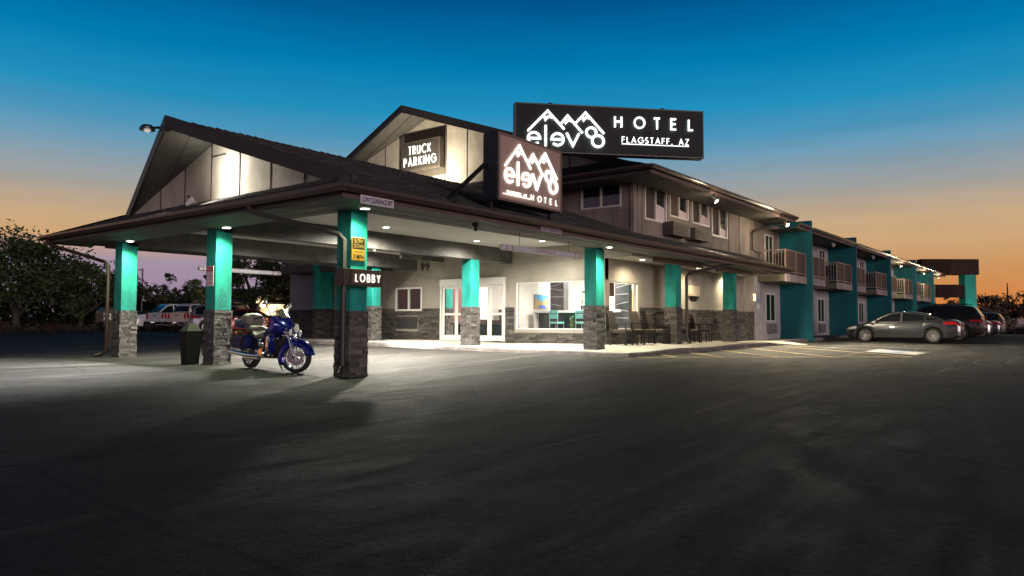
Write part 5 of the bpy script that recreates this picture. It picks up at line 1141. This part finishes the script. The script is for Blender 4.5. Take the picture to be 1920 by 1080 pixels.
m = bm_(True)    # batwing fairing
rings = []
for i in range(13):
    v = -1+2*i/12; y = v*.30; s_ = abs(v)
    rings.append([(.50-.16*s_**1.5, y, 1.21-.07*s_), (.62-.20*s_**1.5, y, 1.13-.08*s_), (.70-.26*s_**1.6, y, .98-.03*s_), (.64-.28*s_**1.6, y, .80+.04*s_), (.50-.18*s_, y, .76+.10*s_), (.44-.1*s_, y, .98)])
m.loft(rings); bb(m, 'fairing', bblue)
m = bm_(True); rings = []
for i in range(11):
    v = -1+2*i/10; y = v*.27; rings.append([(.58-.14*abs(v)**2, y, 1.14-.03*abs(v)), (.44-.12*abs(v)**2, y*.92, 1.30-.09*v*v)])
m.loft(rings, cap=False, closed=False); bb(m, 'windscreen', glass, fix=False)
m = bm_(True); m.tube([Vector(r_[1])+Vector((0, 0, .004)) for r_ in rings], .011, 6); bb(m, 'screen_trim', chrome)
for y, rr, x, z in ((0, .092, .72, .93), (-.2, .058, .70, .84), (.2, .058, .70, .84)):
    m = bm_(True); m.lathe([(rr*.5, -.09), (rr, -.02), (rr*1.06, .03), (rr, .05)], (x, y, z), 'x', 20); o = bb(m, 'headlight', chrome)
    m = bm_(True); m.ell((x+.045, y, z), (.02, rr*.95, rr*.95), 14, 8); bb(m, 'lens', head_m, o)
m = bm_(True); m.tube([(.7, -.26, .80), (.72, 0, .78), (.7, .26, .80)], .016, 8)
for s_ in (-1, 1): m.ell((.68, s_*.30, .77), (.05, .035, .035), 10, 6)
bb(m, 'light_bar', chrome)
m = bm_(True)
for s_ in (-1, 1): m.tube([(.5, s_*.1, 1.05), (.42, s_*.3, 1.16), (.22, s_*.40, 1.13), (.08, s_*.44, 1.08)], .016, 8)
bb(m, 'handlebar', chrome)
m = bm_(True)
for s_ in (-1, 1): m.tube([(.2, s_*.405, 1.135), (.06, s_*.445, 1.075)], .022, 10); m.tube([(.3, s_*.38, 1.17), (.36, s_*.44, 1.15), (.2, s_*.48, 1.10)], .009, 6)
bb(m, 'grip', blackp)
for s_ in (-1, 1):
    m = bm_(True); m.tube([(.36, s_*.34, 1.17), (.33, s_*.42, 1.32), (.3, s_*.46, 1.38)], .01, 6); m.ell((.3, s_*.48, 1.41), (.03, .085, .05), 12, 8); bb(m, 'mirror', chrome)
def shell(m, secs, n=14, pw=2.4):
    rings = []
    for x, zc, hy, hz in secs:
        rings.append([(x, hy*math.copysign(abs(cos(2*pi*j/n))**(2/pw), cos(2*pi*j/n)), zc+hz*math.copysign(abs(sin(2*pi*j/n))**(2/pw), sin(2*pi*j/n))) for j in range(n)])
    m.loft(rings); return m
m = MB(); shell(m, [(.42, .80, .05, .06), (.36, .82, .13, .11), (.2, .83, .17, .13), (0, .81, .175, .12), (-.12, .77, .13, .08), (-.17, .75, .08, .04)], 16, 2.2); tk = bb(m, 'fuel_tank', bnavy)
m = MB(); m.tube([(.3, 0, .95), (.1, 0, .965), (-.1, 0, .87)], .025, 8); m.ell((.12, -.09, .95), (.05, .04, .02), 10, 6); bb(m, 'tank_console', chrome, tk)
m = MB(); shell(m, [(-.12, .73, .08, .05), (-.2, .74, .17, .075), (-.36, .70, .20, .07), (-.48, .75, .19, .09), (-.56, .82, .17, .085)], 16, 2.4); bb(m, 'seat', hide)
m = MB(); shell(m, [(-.50, .85, .12, .07), (-.58, .86, .2, .085), (-.74, .86, .21, .085), (-.86, .90, .2, .1)], 16, 2.4); bb(m, 'passenger_seat', hide)
m = MB(); shell(m, [(-.74, 1.03, .06, .06), (-.77, 1.05, .2, .13), (-.86, 1.06, .26, .15), (-.95, 1.05, .24, .14), (-.98, 1.04, .1, .1)], 18, 2.6); bb(m, 'backrest', hide)
m = MB(); shell(m, [(-.9, .96, .2, .08), (-.92, .97, .27, .1), (-1.2, .96, .26, .1), (-1.32, .95, .2, .08)], 16, 4); tb = bb(m, 'top_box', bnavy)
m = MB()
for y in (-.2, -.07, .07, .2): m.tube([(-.95, y, 1.065), (-.98, y, 1.11), (-1.24, y, 1.11), (-1.28, y, 1.06)], .009, 6)
for x in (-1.0, -1.12, -1.22): m.tube([(x, -.2, 1.11), (x, .2, 1.11)], .009, 6)
m.box(-1.33, -1.3, -.16, .16, .93, .99); bb(m, 'luggage_rack', chrome, tb)
for s_ in (-1, 1):
    m = MB(); rings = []
    for x, z0, z1, y0, y1 in ((-.60, .50, .69, .14, .24), (-.64, .43, .71, .14, .29), (-.9, .42, .71, .14, .30), (-1.18, .44, .70, .14, .30), (-1.34, .47, .66, .14, .26)):
        rings.append([(x, s_*y0, z0), (x, s_*(y1-.03), z0), (x, s_*y1, z0+.05), (x, s_*y1, z1-.04), (x, s_*(y1-.03), z1), (x, s_*y0, z1)])
    m.loft(rings, smooth=False); sbg = bb(m, 'saddlebag', bnavy, bevel=.02, seg=3)
    m = MB(); m.box(-1.3, -.68, s_*.16, s_*.285, .705, .725) if s_ > 0 else m.box(-1.3, -.68, s_*.285, s_*.16, .705, .725); m.tube([(-.66, s_*.305, .70), (-.78, s_*.312, .43)], .012, 6); m.box(-1.18, -1.02, min(s_*.3, s_*.312), max(s_*.3, s_*.312), .63, .69); bb(m, 'latch_trim', steel_dk, sbg)
m = MB()
m.tube([(.12, -.16, .42), (.0, -.2, .33), (-.2, -.23, .30), (-.5, -.25, .30), (-1.30, -.26, .335)], [.03, .035, .04, .052, .05], 14); m.tube([(-.15, -.2, .24), (-.75, -.22, .24)], .035, 12); m.tube([(.0, .2, .30), (-.5, .25, .30), (-1.30, .26, .335)], [.03, .052, .05], 12); bb(m, 'exhaust_pipe', chrome)
m = MB(); m.box(-.28, .22, -.12, .12, .27, .46); m.tube([(-.02, -.2, .37), (-.02, .2, .37)], .11, 18)
for a in (22, -22):
    d = Vector((sin(R(a)), 0, cos(R(a)))); c = Vector((.0, 0, .42))
    for i in range(7): p = c+d*(.06+i*.032); m.tube([p, p+d*.017], .085, 14)
bb(m, 'engine', eng)
m = MB()
for a in (22, -22): d = Vector((sin(R(a)), 0, cos(R(a)))); c = Vector((0, 0, .42)); m.tube([c+d*.29, c+d*.34], [.08, .05], 14); m.tube([c+Vector((0, -.1, 0)), c+Vector((0, -.1, 0))+d*.3], .013, 6)
m.tube([(-.02, -.19, .37), (-.02, -.235, .37)], [.115, .09], 20); m.ell((-.06, -.2, .57), (.085, .05, .085), 16, 8); m.ell((-.26, -.16, .40), (.07, .05, .07), 14, 8); m.ell((.16, -.14, .33), (.05, .04, .05), 12, 8); bb(m, 'engine_cover', chrome)
for s_ in (-1, 1):
    m = MB(); rings = []
    for z, x0, x1, y in ((.40, .24, .33, .2), (.5, .22, .38, .245), (.62, .2, .40, .26), (.72, .2, .38, .25), (.78, .22, .33, .2)): rings.append([(x0, s_*(y-.1), z), (x0, s_*y, z), (x1, s_*(y+.02), z), (x1+.02, s_*(y-.1), z)])
    m.loft(rings, smooth=False); lw_ = bb(m, 'leg_fairing', bblue, bevel=.02, seg=3)
    m = MB(); m.box(.27, .30, min(s_*.26, s_*.275), max(s_*.26, s_*.275), .46, .72); bb(m, 'vent_trim', chrome, lw_)
    m = MB(); m.tube([(.3, s_*.08, .78), (.36, s_*.26, .74), (.40, s_*.31, .58), (.38, s_*.28, .40), (.28, s_*.1, .32)], .017, 8); bb(m, 'crash_bar', chrome)
    m = MB(); m.box(.02, .34, min(s_*.24, s_*.36), max(s_*.24, s_*.36), .285, .305); m.box(-.5, -.32, min(s_*.22, s_*.32), max(s_*.22, s_*.32), .4, .42); bb(m, 'footboard', eng, bevel=.01)
m = MB(); m.tube([(.45, 0, .8), (.3, 0, .62), (.26, 0, .3), (-.5, 0, .28)], .03, 8); m.tube([(.35, 0, .76), (-.4, 0, .62), (-.75, 0, .55)], .028, 8); m.box(-.75, -.28, -.1, .1, .34, .62); m.box(.3, .36, -.1, .1, .4, .7); bb(m, 'frame', eng)
m = MB(); m.tube([(.1, .12, .28), (.0, .28, .03), (.06, .3, .005)], .012, 8); bb(m, 'kickstand', eng)
for y, mt in ((-.2, amber), (.2, amber), (0, tail_m)): m = MB(); m.ell((-1.2, y, .76), (.03, .05, .03), 10, 6); bb(m, 'rear_light', mt)
m = MB(); m.ell((.46, -.4, 1.07), (.03, .03, .045), 8, 6); bb(m, 'turn_signal', amber)
# ------------------------------------------------------------------ patio chairs and tables on the porch
wick = M('rattan', (.05, .034, .025), .7, var=.5, vs=22, bump=.7, bs=80); wickseat = M('seat_cushion', (.2, .175, .135), .8, var=.2, vs=9, bump=.3, bs=60)
ch0 = thing('patio_chair', 'rattan armchair', 'chair', (0, 0, 0), 0, 'rattan armchairs on the porch', local=True)
m = MB(); m.box(-.27, .27, -.25, .25, .37, .45); m.build('seat', wick, ch0, wl=False, bevel=.012); m = MB(); m.box(-.25, .25, -.23, .25, .452, .475); m.build('cushion', wickseat, ch0, wl=False, bevel=.01)
m = MB(); m.loft([[(-.23, y0, z), (.23, y0, z), (.23, y0+.04, z), (-.23, y0+.04, z)] for z, y0 in ((.44, .22), (.7, .26), (.98, .33), (1.05, .37))], smooth=False); m.build('backrest', wick, ch0, wl=False, bevel=.012)
for s_ in (-1, 1):
    m = MB(); m.box(s_*.29-.018, s_*.29+.018, -.27, -.235, 0, .63); m.build('leg', steel_dk, ch0, wl=False)
    m = MB(); m.box(s_*.29-.018, s_*.29+.018, .235, .27, 0, .63); m.build('leg', steel_dk, ch0, wl=False)
    m = MB(); m.box(s_*.29-.026, s_*.29+.026, -.29, .29, .632, .655); m.build('armrest', steel_dk, ch0, wl=False)
m = MB(); m.box(-.272, .272, -.268, -.25, .3, .365); m.box(-.272, .272, .25, .268, .3, .365); m.build('frame_rail', steel_dk, ch0, wl=False)
CH = [(19.75, 11.2, 8, 'rattan armchair first from the lobby corner column'), (21.15, 11.22, -6, 'rattan armchair below the lobby side window, second from the corner column'), (22.3, 11.25, 10, 'rattan armchair against the stone just before the middle porch column'), (24.6, 11.25, -12, 'rattan armchair just past the downspout on the porch'), (26.0, 11.3, 14, 'rattan armchair last in the porch row below the display box')]
for i, (x, y, a, l) in enumerate(CH):
    c = ch0 if i == 0 else dup(ch0)
    c.location = (x, y, st(x, y)+.005); c.rotation_euler = (0, 0, R(a)); c['label'] = l
tb0 = thing('side_table', 'table', 'table', (0, 0, 0), 0, 'low patio tables on the porch', local=True)
m = MB(); m.box(-.25, .25, -.25, .25, .44, .47); m.build('table_top', wick, tb0, wl=False, bevel=.006)
for a in (-.22, .22):
    for b in (-.22, .22): m = MB(); m.box(a-.018, a+.018, b-.018, b+.018, 0, .44); m.build('leg', steel_dk, tb0, wl=False)
for i, (x, y, l) in enumerate(((20.45, 11.15, 'low square patio table between the first two rattan armchairs'), (25.3, 11.2, 'low square patio table beyond the porch downspout'))):
    c = tb0 if i == 0 else dup(tb0); c.location = (x, y, st(x, y)+.005); c['label'] = l
# ------------------------------------------------------------------ bin, mailbox, street things
zb_ = zg(8.62, 16.1)
bn = thing('trash_bin', 'black square trash bin with sloped hood beside the middle canopy column', 'trash bin', (8.62, 16.12, zb_))
m = MB(); a, b, c, d = 8.58, 8.94, 15.9, 16.22; m.loft([[(a+q, c+q, z), (b-q, c+q, z), (b-q, d-q, z), (a+q, d-q, z)] for z, q in ((zb_, .035), (zb_+.72, .0), (zb_+.74, -.01), (zb_+.76, 0.))], smooth=False); m.build('body', M('bin_black', (.005, .005, .005), .6, spec=.2), bn, bevel=.008)
m = MB(); m.loft([[(a+q, c+q, z), (b-q, c+q, z), (b-q, d-q, z), (a+q, d-q, z)] for z, q in ((zb_+.76, 0.), (zb_+.92, .11), (zb_+.93, .12))], smooth=False); m.build('hood', M('bin_hood', (.02, .019, .017), .55, spec=.3), bn, bevel=.008)
zb_ = zg(10.9, 25.2)
mbx = thing('mailbox', 'dark mailbox numbered 228 on a post left of the canopy', 'mailbox', (10.9, 25.2, zb_))
m = MB(); m.box(10.83, 10.97, 25.0, 25.14, zb_-.05, 1.02); m.build('post', steel_dk, mbx)
m = MB(); rings = [[(10.62+.0, 24.85+q, 1.02), (10.62, 24.85+q, 1.3)]+[(10.88-.26*cos(R(k)), 24.85+q, 1.3+.26*sin(R(k))*.8) for k in range(20, 180, 20)]+[(11.14, 24.85+q, 1.3), (11.14, 24.85+q, 1.02)] for q in (0, .55)]
m.loft(rings, smooth=False); m.build('box', M('mailbox_dark', (.055, .05, .045), .45, .3, var=.3), mbx)
font_text('number', '2288', .2, lambda u, v, n: (10.88+u, 24.845-n, 1.2+v), sw, mbx, 0, 0, .5, .004, bold=.02)
def street_lamp(x, y, z, h, arm, lab, lit=True):
    t = thing('street_lamp', lab, 'street lamp', (x, y, z)); m = MB(); m.tube([(x, y, z-.1), (x, y, z+h)], [.09, .06], 8); a = Vector((x, y, z+h)); b = a+Vector(arm); m.tube([a-Vector((0, 0, .1)), a.lerp(b, .5)+Vector((0, 0, .15)), b], .04, 6); m.build('pole', steel_dk, t)
    m = MB(); m.ell(tuple(b), (.35, .35, .12), 10, 6); m.build('head', M('lamp_head_warm', (.6, .5, .3), .4, emis=(1, .75, .35), es=1.2), t)
street_lamp(28.8, 60.5, .4, 5.0, (-3.0, 2.6, -.9), 'tall thin street lamp with long arm behind the left canopy columns')
def wall_lamp(loc, lab, p):
    t = thing('wall_lamp', lab, 'wall lamp', loc); x, y, z = loc; m = MB(); m.ell(loc, (.17, .17, .17), 10, 8); m.build('bulb', M('wall_bulb', (1, .8, .5), .4, emis=(1, .72, .35), es=30.), t); m = MB(); m.box(x-.1, x+.1, y-.02, y+.3, z+.13, z+.24); m.build('hood', steel_dk, t)
    lamp('POINT', (x-.4, y-.35, z-.1), p, (1, .72, .4), None, .15)
# ------------------------------------------------------------------ motel annex behind the left car park
an = thing('motel_annex', 'low cream motel annex with lit gables behind the parked cars', 'building', (30, 50, .4))
cream = M('annex_cream', (.42, .36, .27), .85, var=.15, vs=2); annex_w = M('annex_white', (.55, .52, .46), .8, var=.15, vs=3)
AX = 31.5
m = MB(); m.box(AX, AX+.25, 38, 62, .2, 2.45); m.build('wall', annex_w, an)
m = MB(); m.slab([(AX-.9, 37, 2.42), (AX-.9, 63, 2.42), (AX+6, 63, 3.1), (AX+6, 37, 3.1)], (0, 0, -.12)); m.build('roof', shingle_m, an)
for gy_, hw, z0, zp in ((53.4, 4.2, 2.62, 3.75), (41.6, 4.6, 2.62, 5.6)):
    m = MB(); m.slab([(AX-.5, gy_-hw*.86, z0), (AX-.5, gy_+hw*.86, z0), (AX-.5, gy_, zp-.2)], (.1, 0, 0)); m.build('gable_wall', cream, an)
    m = MB()
    for s_ in (-1, 1): m.slab([(AX-1.6, gy_+s_*hw*1.05, z0-.1), (AX-1.6, gy_, zp), (AX+6, gy_, zp), (AX+6, gy_+s_*hw*1.05, z0-.1)], (0, 0, -.1))
    m.build('gable_roof', shingle_m, an)
    lamp('POINT', (AX-1.3, gy_+1, z0+.15), 12, (1, .7, .38), None, .2)
for y in (39, 43.5, 45.2, 48.0, 51, 55, 58):
    m = MB(); m.box(AX-.03, AX-.004, y, y+.9, .35, 2.2); m.build('door', M('annex_door', (.06, .05, .05), .5), an); m = MB(); m.box(AX-.03, AX-.004, y+1.1, y+2.0, 1.1, 2.05); m.build('window', M('annex_window', (.3, .4, .38), .3, emis=(.7, .9, .8), es=.3), an)
wall_lamp((AX-.6, 46.8, 2.3), 'glaring orange wall lamp on the low building behind the motorcycle', 150)
# ------------------------------------------------------------------ trees and planting
bark = M('bark', (.05, .042, .035), .9, var=.4, vs=8, bump=.8, bs=20)
def leafmat(name, c): return M(name, c, .75, var=.4, vs=.9, spec=.2, kind='tone', ks=.55)
lf1 = leafmat('leaf_dark', (.046, .072, .026)); lf2 = leafmat('leaf_olive', (.05, .055, .028)); lf3 = leafmat('leaf_haze', (.10, .075, .055))  # lf3 has the reddish haze of distance mixed into its leaf colour
def tree(name, label, x, y, h, rad, leaves=5000, trunk=.2, mat=lf1, lsz=.16, seed=1, base=.3, flat=1., z=None, group=None, clumps=34, bare=.25, lean=0.):
    rn = random.Random(seed); z0 = gh(x, y)-.05 if z is None else z; t = thing(name, label, 'tree', (x, y, z0), 0, group); m = MB(); C_ = []
    top = Vector((x+lean, y, z0+h*(base+.15))); m.tube([(x, y, z0), (x+lean*.4+rn.uniform(-.1, .1), y, z0+h*base*.6), tuple(top)], [trunk, trunk*.8, trunk*.6], 8)
    for i in range(clumps):
        u = rn.uniform(-1, 1); a = rn.uniform(0, 2*pi); q = sqrt(1-u*u); k = rn.uniform(.5, 1.12)
        c = Vector((x+lean+rad*q*cos(a)*k, y+rad*q*sin(a)*k, z0+h*(base+(1-base)*.52)+h*(1-base)*.48*u*k*flat)); C_.append((c, rad*rn.choice((.15, .2, .25, .3, .36))*rn.uniform(.85, 1.1)))
    for c, r_ in C_[:16]:
        s_ = Vector((x+lean*.6, y, z0+h*base*rn.uniform(.5, 1.1))); mid = s_.lerp(c, .5)+Vector((rn.uniform(-.2, .2), rn.uniform(-.2, .2), rn.uniform(0, .3)))*rad*.3; m.tube([s_, mid, c], [trunk*.45, trunk*.25, trunk*.07], 5)
    m.build('trunk', bark, t)
    l = MB(); per = leaves//clumps
    for c, r_ in C_:
        ct_ = rn.random()
        for i in range(per):
            l.tone[len(l.f)] = .5*ct_+.5*rn.random()
            d = Vector((rn.gauss(0, 1), rn.gauss(0, 1), rn.gauss(0, .75))); d = d.normalized()*r_*(rn.random()**.45)*1.15; p = c+d
            a1 = Vector((rn.gauss(0, 1), rn.gauss(0, 1), rn.gauss(0, .7))).normalized(); a2 = a1.cross(Vector((rn.gauss(0, 1), rn.gauss(0, 1), rn.gauss(0, 1)))).normalized(); s_ = lsz*rn.uniform(.5, 1.25)
            b = len(l.v); l.v += [tuple(p-a1*s_), tuple(p+a2*s_*.42), tuple(p+a1*s_), tuple(p-a2*s_*.42)]; l.f.append((b, b+1, b+2, b+3)); l.sm.append(False)
    l.build('crown', mat, t, fix=False); return t
tree('broadleaf_tree', 'big dark tree at the left edge of the lot with forked trunks', 20.0, 60.5, 6.6, 4.2, 11000, .28, lf1, .19, 1, .28, clumps=76)
tree('broadleaf_tree', 'tall dark tree just right of the forked tree', 24.0, 60.0, 5.3, 2.6, 5200, .2, lf1, .19, 2, .3, clumps=42)
tree('broadleaf_tree', 'slender olive tree with bare lower stems left of the far column', 27.0, 60.5, 4.4, 1.9, 2600, .12, lf2, .17, 3, .34, clumps=30, lean=.5)
tree('broadleaf_tree', 'low thin tree between the two left canopy columns by the lamp pole', 29.6, 58.5, 4.4, 1.4, 1300, .09, lf2, .16, 4, .4, clumps=18)
tree('broadleaf_tree', 'dark tree cut by the left picture edge', 16.0, 61.5, 6.3, 3.2, 7000, .2, lf1, .19, 5, .25, clumps=36)
tree('courtyard_tree', 'spreading courtyard tree behind the motorcycle', 28.7, 44.6, 5.4, 2.6, 5600, .17, lf1, .15, 6, .42, clumps=44)
tree('courtyard_tree', 'bushy dark tree beside the orange wall lamp', 29.7, 40.0, 3.7, 1.7, 2400, .12, lf1, .14, 7, .34, clumps=26)
tree('courtyard_tree', 'small tree left of the notice column above the trash bin', 29.6, 52.4, 4.3, 1.4, 1500, .09, lf1, .13, 8, .45, clumps=18)
for i, (x, y, h, r_, l) in enumerate(((38, 66, 3.6, 2.6, 'low rounded tree behind the pickups on the left'), (42, 66, 3.9, 2.2, 'spiky topped tree behind the white pickup'), (45.5, 65, 3.4, 2.2, 'low tree behind the pickups nearest the notice column'))): tree('distant_tree', l, x, y, h, r_, 1500, .12, lf1, .2, 20+i, .25, clumps=20)
# scrub verge beyond the asphalt on the left
def scrub(name, lab, cx, cy, rx, ry, n, mat, h=.6, seed=3, kind=None, cat='shrub', lsz=.12):
    rn = random.Random(seed); l = MB()
    for i in range(n):
        a = rn.uniform(0, 2*pi); k = sqrt(rn.random()); x = cx+rx*k*cos(a); y = cy+ry*k*sin(a); z = gh(x, y)+rn.random()**1.9*h*(1-.5*k*k); a1 = Vector((rn.gauss(0, 1), rn.gauss(0, 1), rn.gauss(.6, .8))).normalized(); a2 = a1.cross(Vector((rn.gauss(0, 1), rn.gauss(0, 1), .3))).normalized(); s_ = lsz*rn.uniform(.6, 1.3); p = Vector((x, y, z))
        l.add([p-a1*s_, p+a2*s_*.4, p+a1*s_, p-a2*s_*.4], [(0, 1, 2, 3)])
    o = l.build(name, mat, None, fix=False); return tag(o, lab, cat, None, kind)
lf_g = leafmat('leaf_bright', (.05, .13, .02)); lf_p = leafmat('dry_grass', (.13, .115, .075))
scrub('clipped_bush', 'small bright green bush at the left picture edge', 14.9, 53.5, .8, .8, 700, lf_g, 1.0, 4)
scrub('dry_shrub', 'reddish dry shrub at the edge of the asphalt on the left', 17.3, 55.5, .7, .7, 350, leafmat('leaf_red', (.13, .06, .045)), .8, 5)
scrub('dry_shrub', 'reddish dry shrub under the forked tree', 20.9, 57.0, .7, .6, 350, leafmat('leaf_red', (.13, .06, .045)), .6, 6)
scrub('grey_bush', 'pale grey bush beyond the lot left of the mailbox', 26.2, 59.6, 1.5, 1.2, 900, leafmat('leaf_grey', (.13, .135, .10)), 1.3, 7)
for i, (cx, cy, rx) in enumerate(((12, 66, 9), (27, 66, 8), (37, 64, 7))): scrub('scrub', None, cx, cy, rx, 3, 9000, lf2, 4.0, 30+i, 'stuff', None, .26)
scrub('verge_grass', None, 21, 59.6, 14, 1.6, 3500, lf_p, .45, 9, 'stuff', None, .12)
fn = thing('wire_fence', 'thin wire fence along the scrub left of the mailbox', 'fence', (24, 60.4, .4)); m = MB()
for i in range(9): x = 14+i*2.4; m.tube([(x, 60.6, gh(x, 60)), (x, 60.6, gh(x, 60)+1.7)], .025, 5)
m.build('post', steel_dk, fn); m = MB()
for z in (.5, 1.0, 1.65): m.tube([(14, 60.6, .42+z), (33.5, 60.6, .42+z)], .012, 4)
m.build('wire', steel_dk, fn)
# ------------------------------------------------------------------ far right: sign pylon, office, wall, pines
py = thing('pylon_sign', 'tall roadside sign with brown boards on a teal post beyond the wing', 'sign', (81.7, 9.1, .2))
pe = Vector((.62, -.79, 0)); pn_ = Vector((-.79, -.62, 0)); pc = Vector((81.75, 9.05, 0))
def pbx(m, u0, u1, z0, z1, n0, n1):
    c = [pc+pe*u+pn_*n for u, n in ((u0, n0), (u1, n0), (u1, n1), (u0, n1))]; m.add([(p.x, p.y, z0) for p in c]+[(p.x, p.y, z1) for p in c], [(3, 2, 1, 0), (4, 5, 6, 7), (0, 1, 5, 4), (1, 2, 6, 5), (2, 3, 7, 6), (3, 0, 4, 7)])
m = MB(); pbx(m, -.55, .5, 0, 5.85, -.5, .5); m.build('post', teal, py)
brd = M('board_brown', (.05, .03, .026), .9, spec=.05, var=.3, vs=1.5, stretch=(3, 3, .5))
m = MB(); pbx(m, -4.6, .3, 5.72, 7.2, -.35, .56); pbx(m, .32, .75, 5.72, 7.2, -.35, .56); m.build('upper_board', brd, py); m = MB(); pbx(m, -3.2, -.58, 3.6, 4.8, -.3, .4); m.build('lower_board', M('board_dark', (.03, .018, .018), .9, spec=.05, var=.2), py)
lamp('SPOT', tuple(pc+pn_*2.2+pe*(-.2)+Vector((0, 0, .7))), 110, (.7, 1, .8), tuple(pc+Vector((0, 0, 3.2))), .2, 60)
of = thing('roadside_office', 'small pale office with low dark roof beyond the guest wing', 'building', (97, 14, 0)); m = MB(); m.box(92, 104, 12.2, 20, -.2, 1.9); m.build('wall', M('office_wall', (.55, .5, .42), .8, var=.1), of); m = MB(); m.slab([(91, 11.0, 1.75), (106, 11.0, 1.75), (102, 16, 3.3), (95, 16, 3.3)], (0, 0, -.15)); m.slab([(91, 11, 1.75), (95, 16, 3.3), (91, 21, 1.75)], (0, 0, -.15)); m.slab([(106, 11, 1.75), (106, 21, 1.75), (102, 16, 3.3)], (0, 0, -.15)); m.build('roof', M('office_roof', (.12, .09, .075), .8, var=.3), of)
m = MB(); m.box(99.5, 103.5, 12.15, 12.19, -.1, 1.5); m.build('shopfront', M('office_glass', (.04, .05, .045), .1), of)
lamp('POINT', (94, 11.6, 1.2), 250, (1, .9, .65), None, .2)
bwl = MB(); Wa, Wb = Vector((112, 12, -.5)), Vector((128, -42, -.6)); bwl.bar(Wa+Vector((0, 0, .65)), Wb+Vector((0, 0, .65)), .3, 2.0); tag(bwl.build('block_wall', M('wall_grey', (.2, .18, .19), .8, var=.2)), 'long grey block wall along the far right edge of the lot', 'wall')
far = MB(); far.bar(Vector((150, 22, 1.4)), Vector((172, -60, 1.4)), 4, 1.4); tag(far.build('long_shed', M('shed_pale', (.6, .5, .5), .7)), 'long pale low building roof beyond the block wall', 'building')
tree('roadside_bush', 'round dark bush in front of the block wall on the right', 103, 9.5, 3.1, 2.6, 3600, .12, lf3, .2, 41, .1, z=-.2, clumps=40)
scrub('low_bush', 'low haze-tinted bushes along the foot of the block wall', 110, 3.5, 2.2, 7, 3200, lf3, 1.15, 42, None, 'shrub', .2)
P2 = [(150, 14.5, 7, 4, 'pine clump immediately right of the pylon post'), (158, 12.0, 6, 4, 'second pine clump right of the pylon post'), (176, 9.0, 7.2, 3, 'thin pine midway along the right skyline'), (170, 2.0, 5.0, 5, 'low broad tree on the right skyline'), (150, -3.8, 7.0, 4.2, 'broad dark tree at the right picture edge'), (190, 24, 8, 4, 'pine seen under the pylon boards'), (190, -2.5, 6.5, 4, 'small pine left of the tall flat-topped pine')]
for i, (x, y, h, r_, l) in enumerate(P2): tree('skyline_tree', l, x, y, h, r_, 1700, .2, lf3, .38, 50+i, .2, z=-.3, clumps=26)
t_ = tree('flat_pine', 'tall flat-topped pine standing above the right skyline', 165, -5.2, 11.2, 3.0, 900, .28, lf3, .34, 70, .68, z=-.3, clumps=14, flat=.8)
m = MB(); m.tube([(200, 14.5, 0), (200, 14.5, 10.5)], [.3, .1], 6); tag(m.build('radio_mast', steel_dk), 'thin mast rising above the right skyline', 'mast')
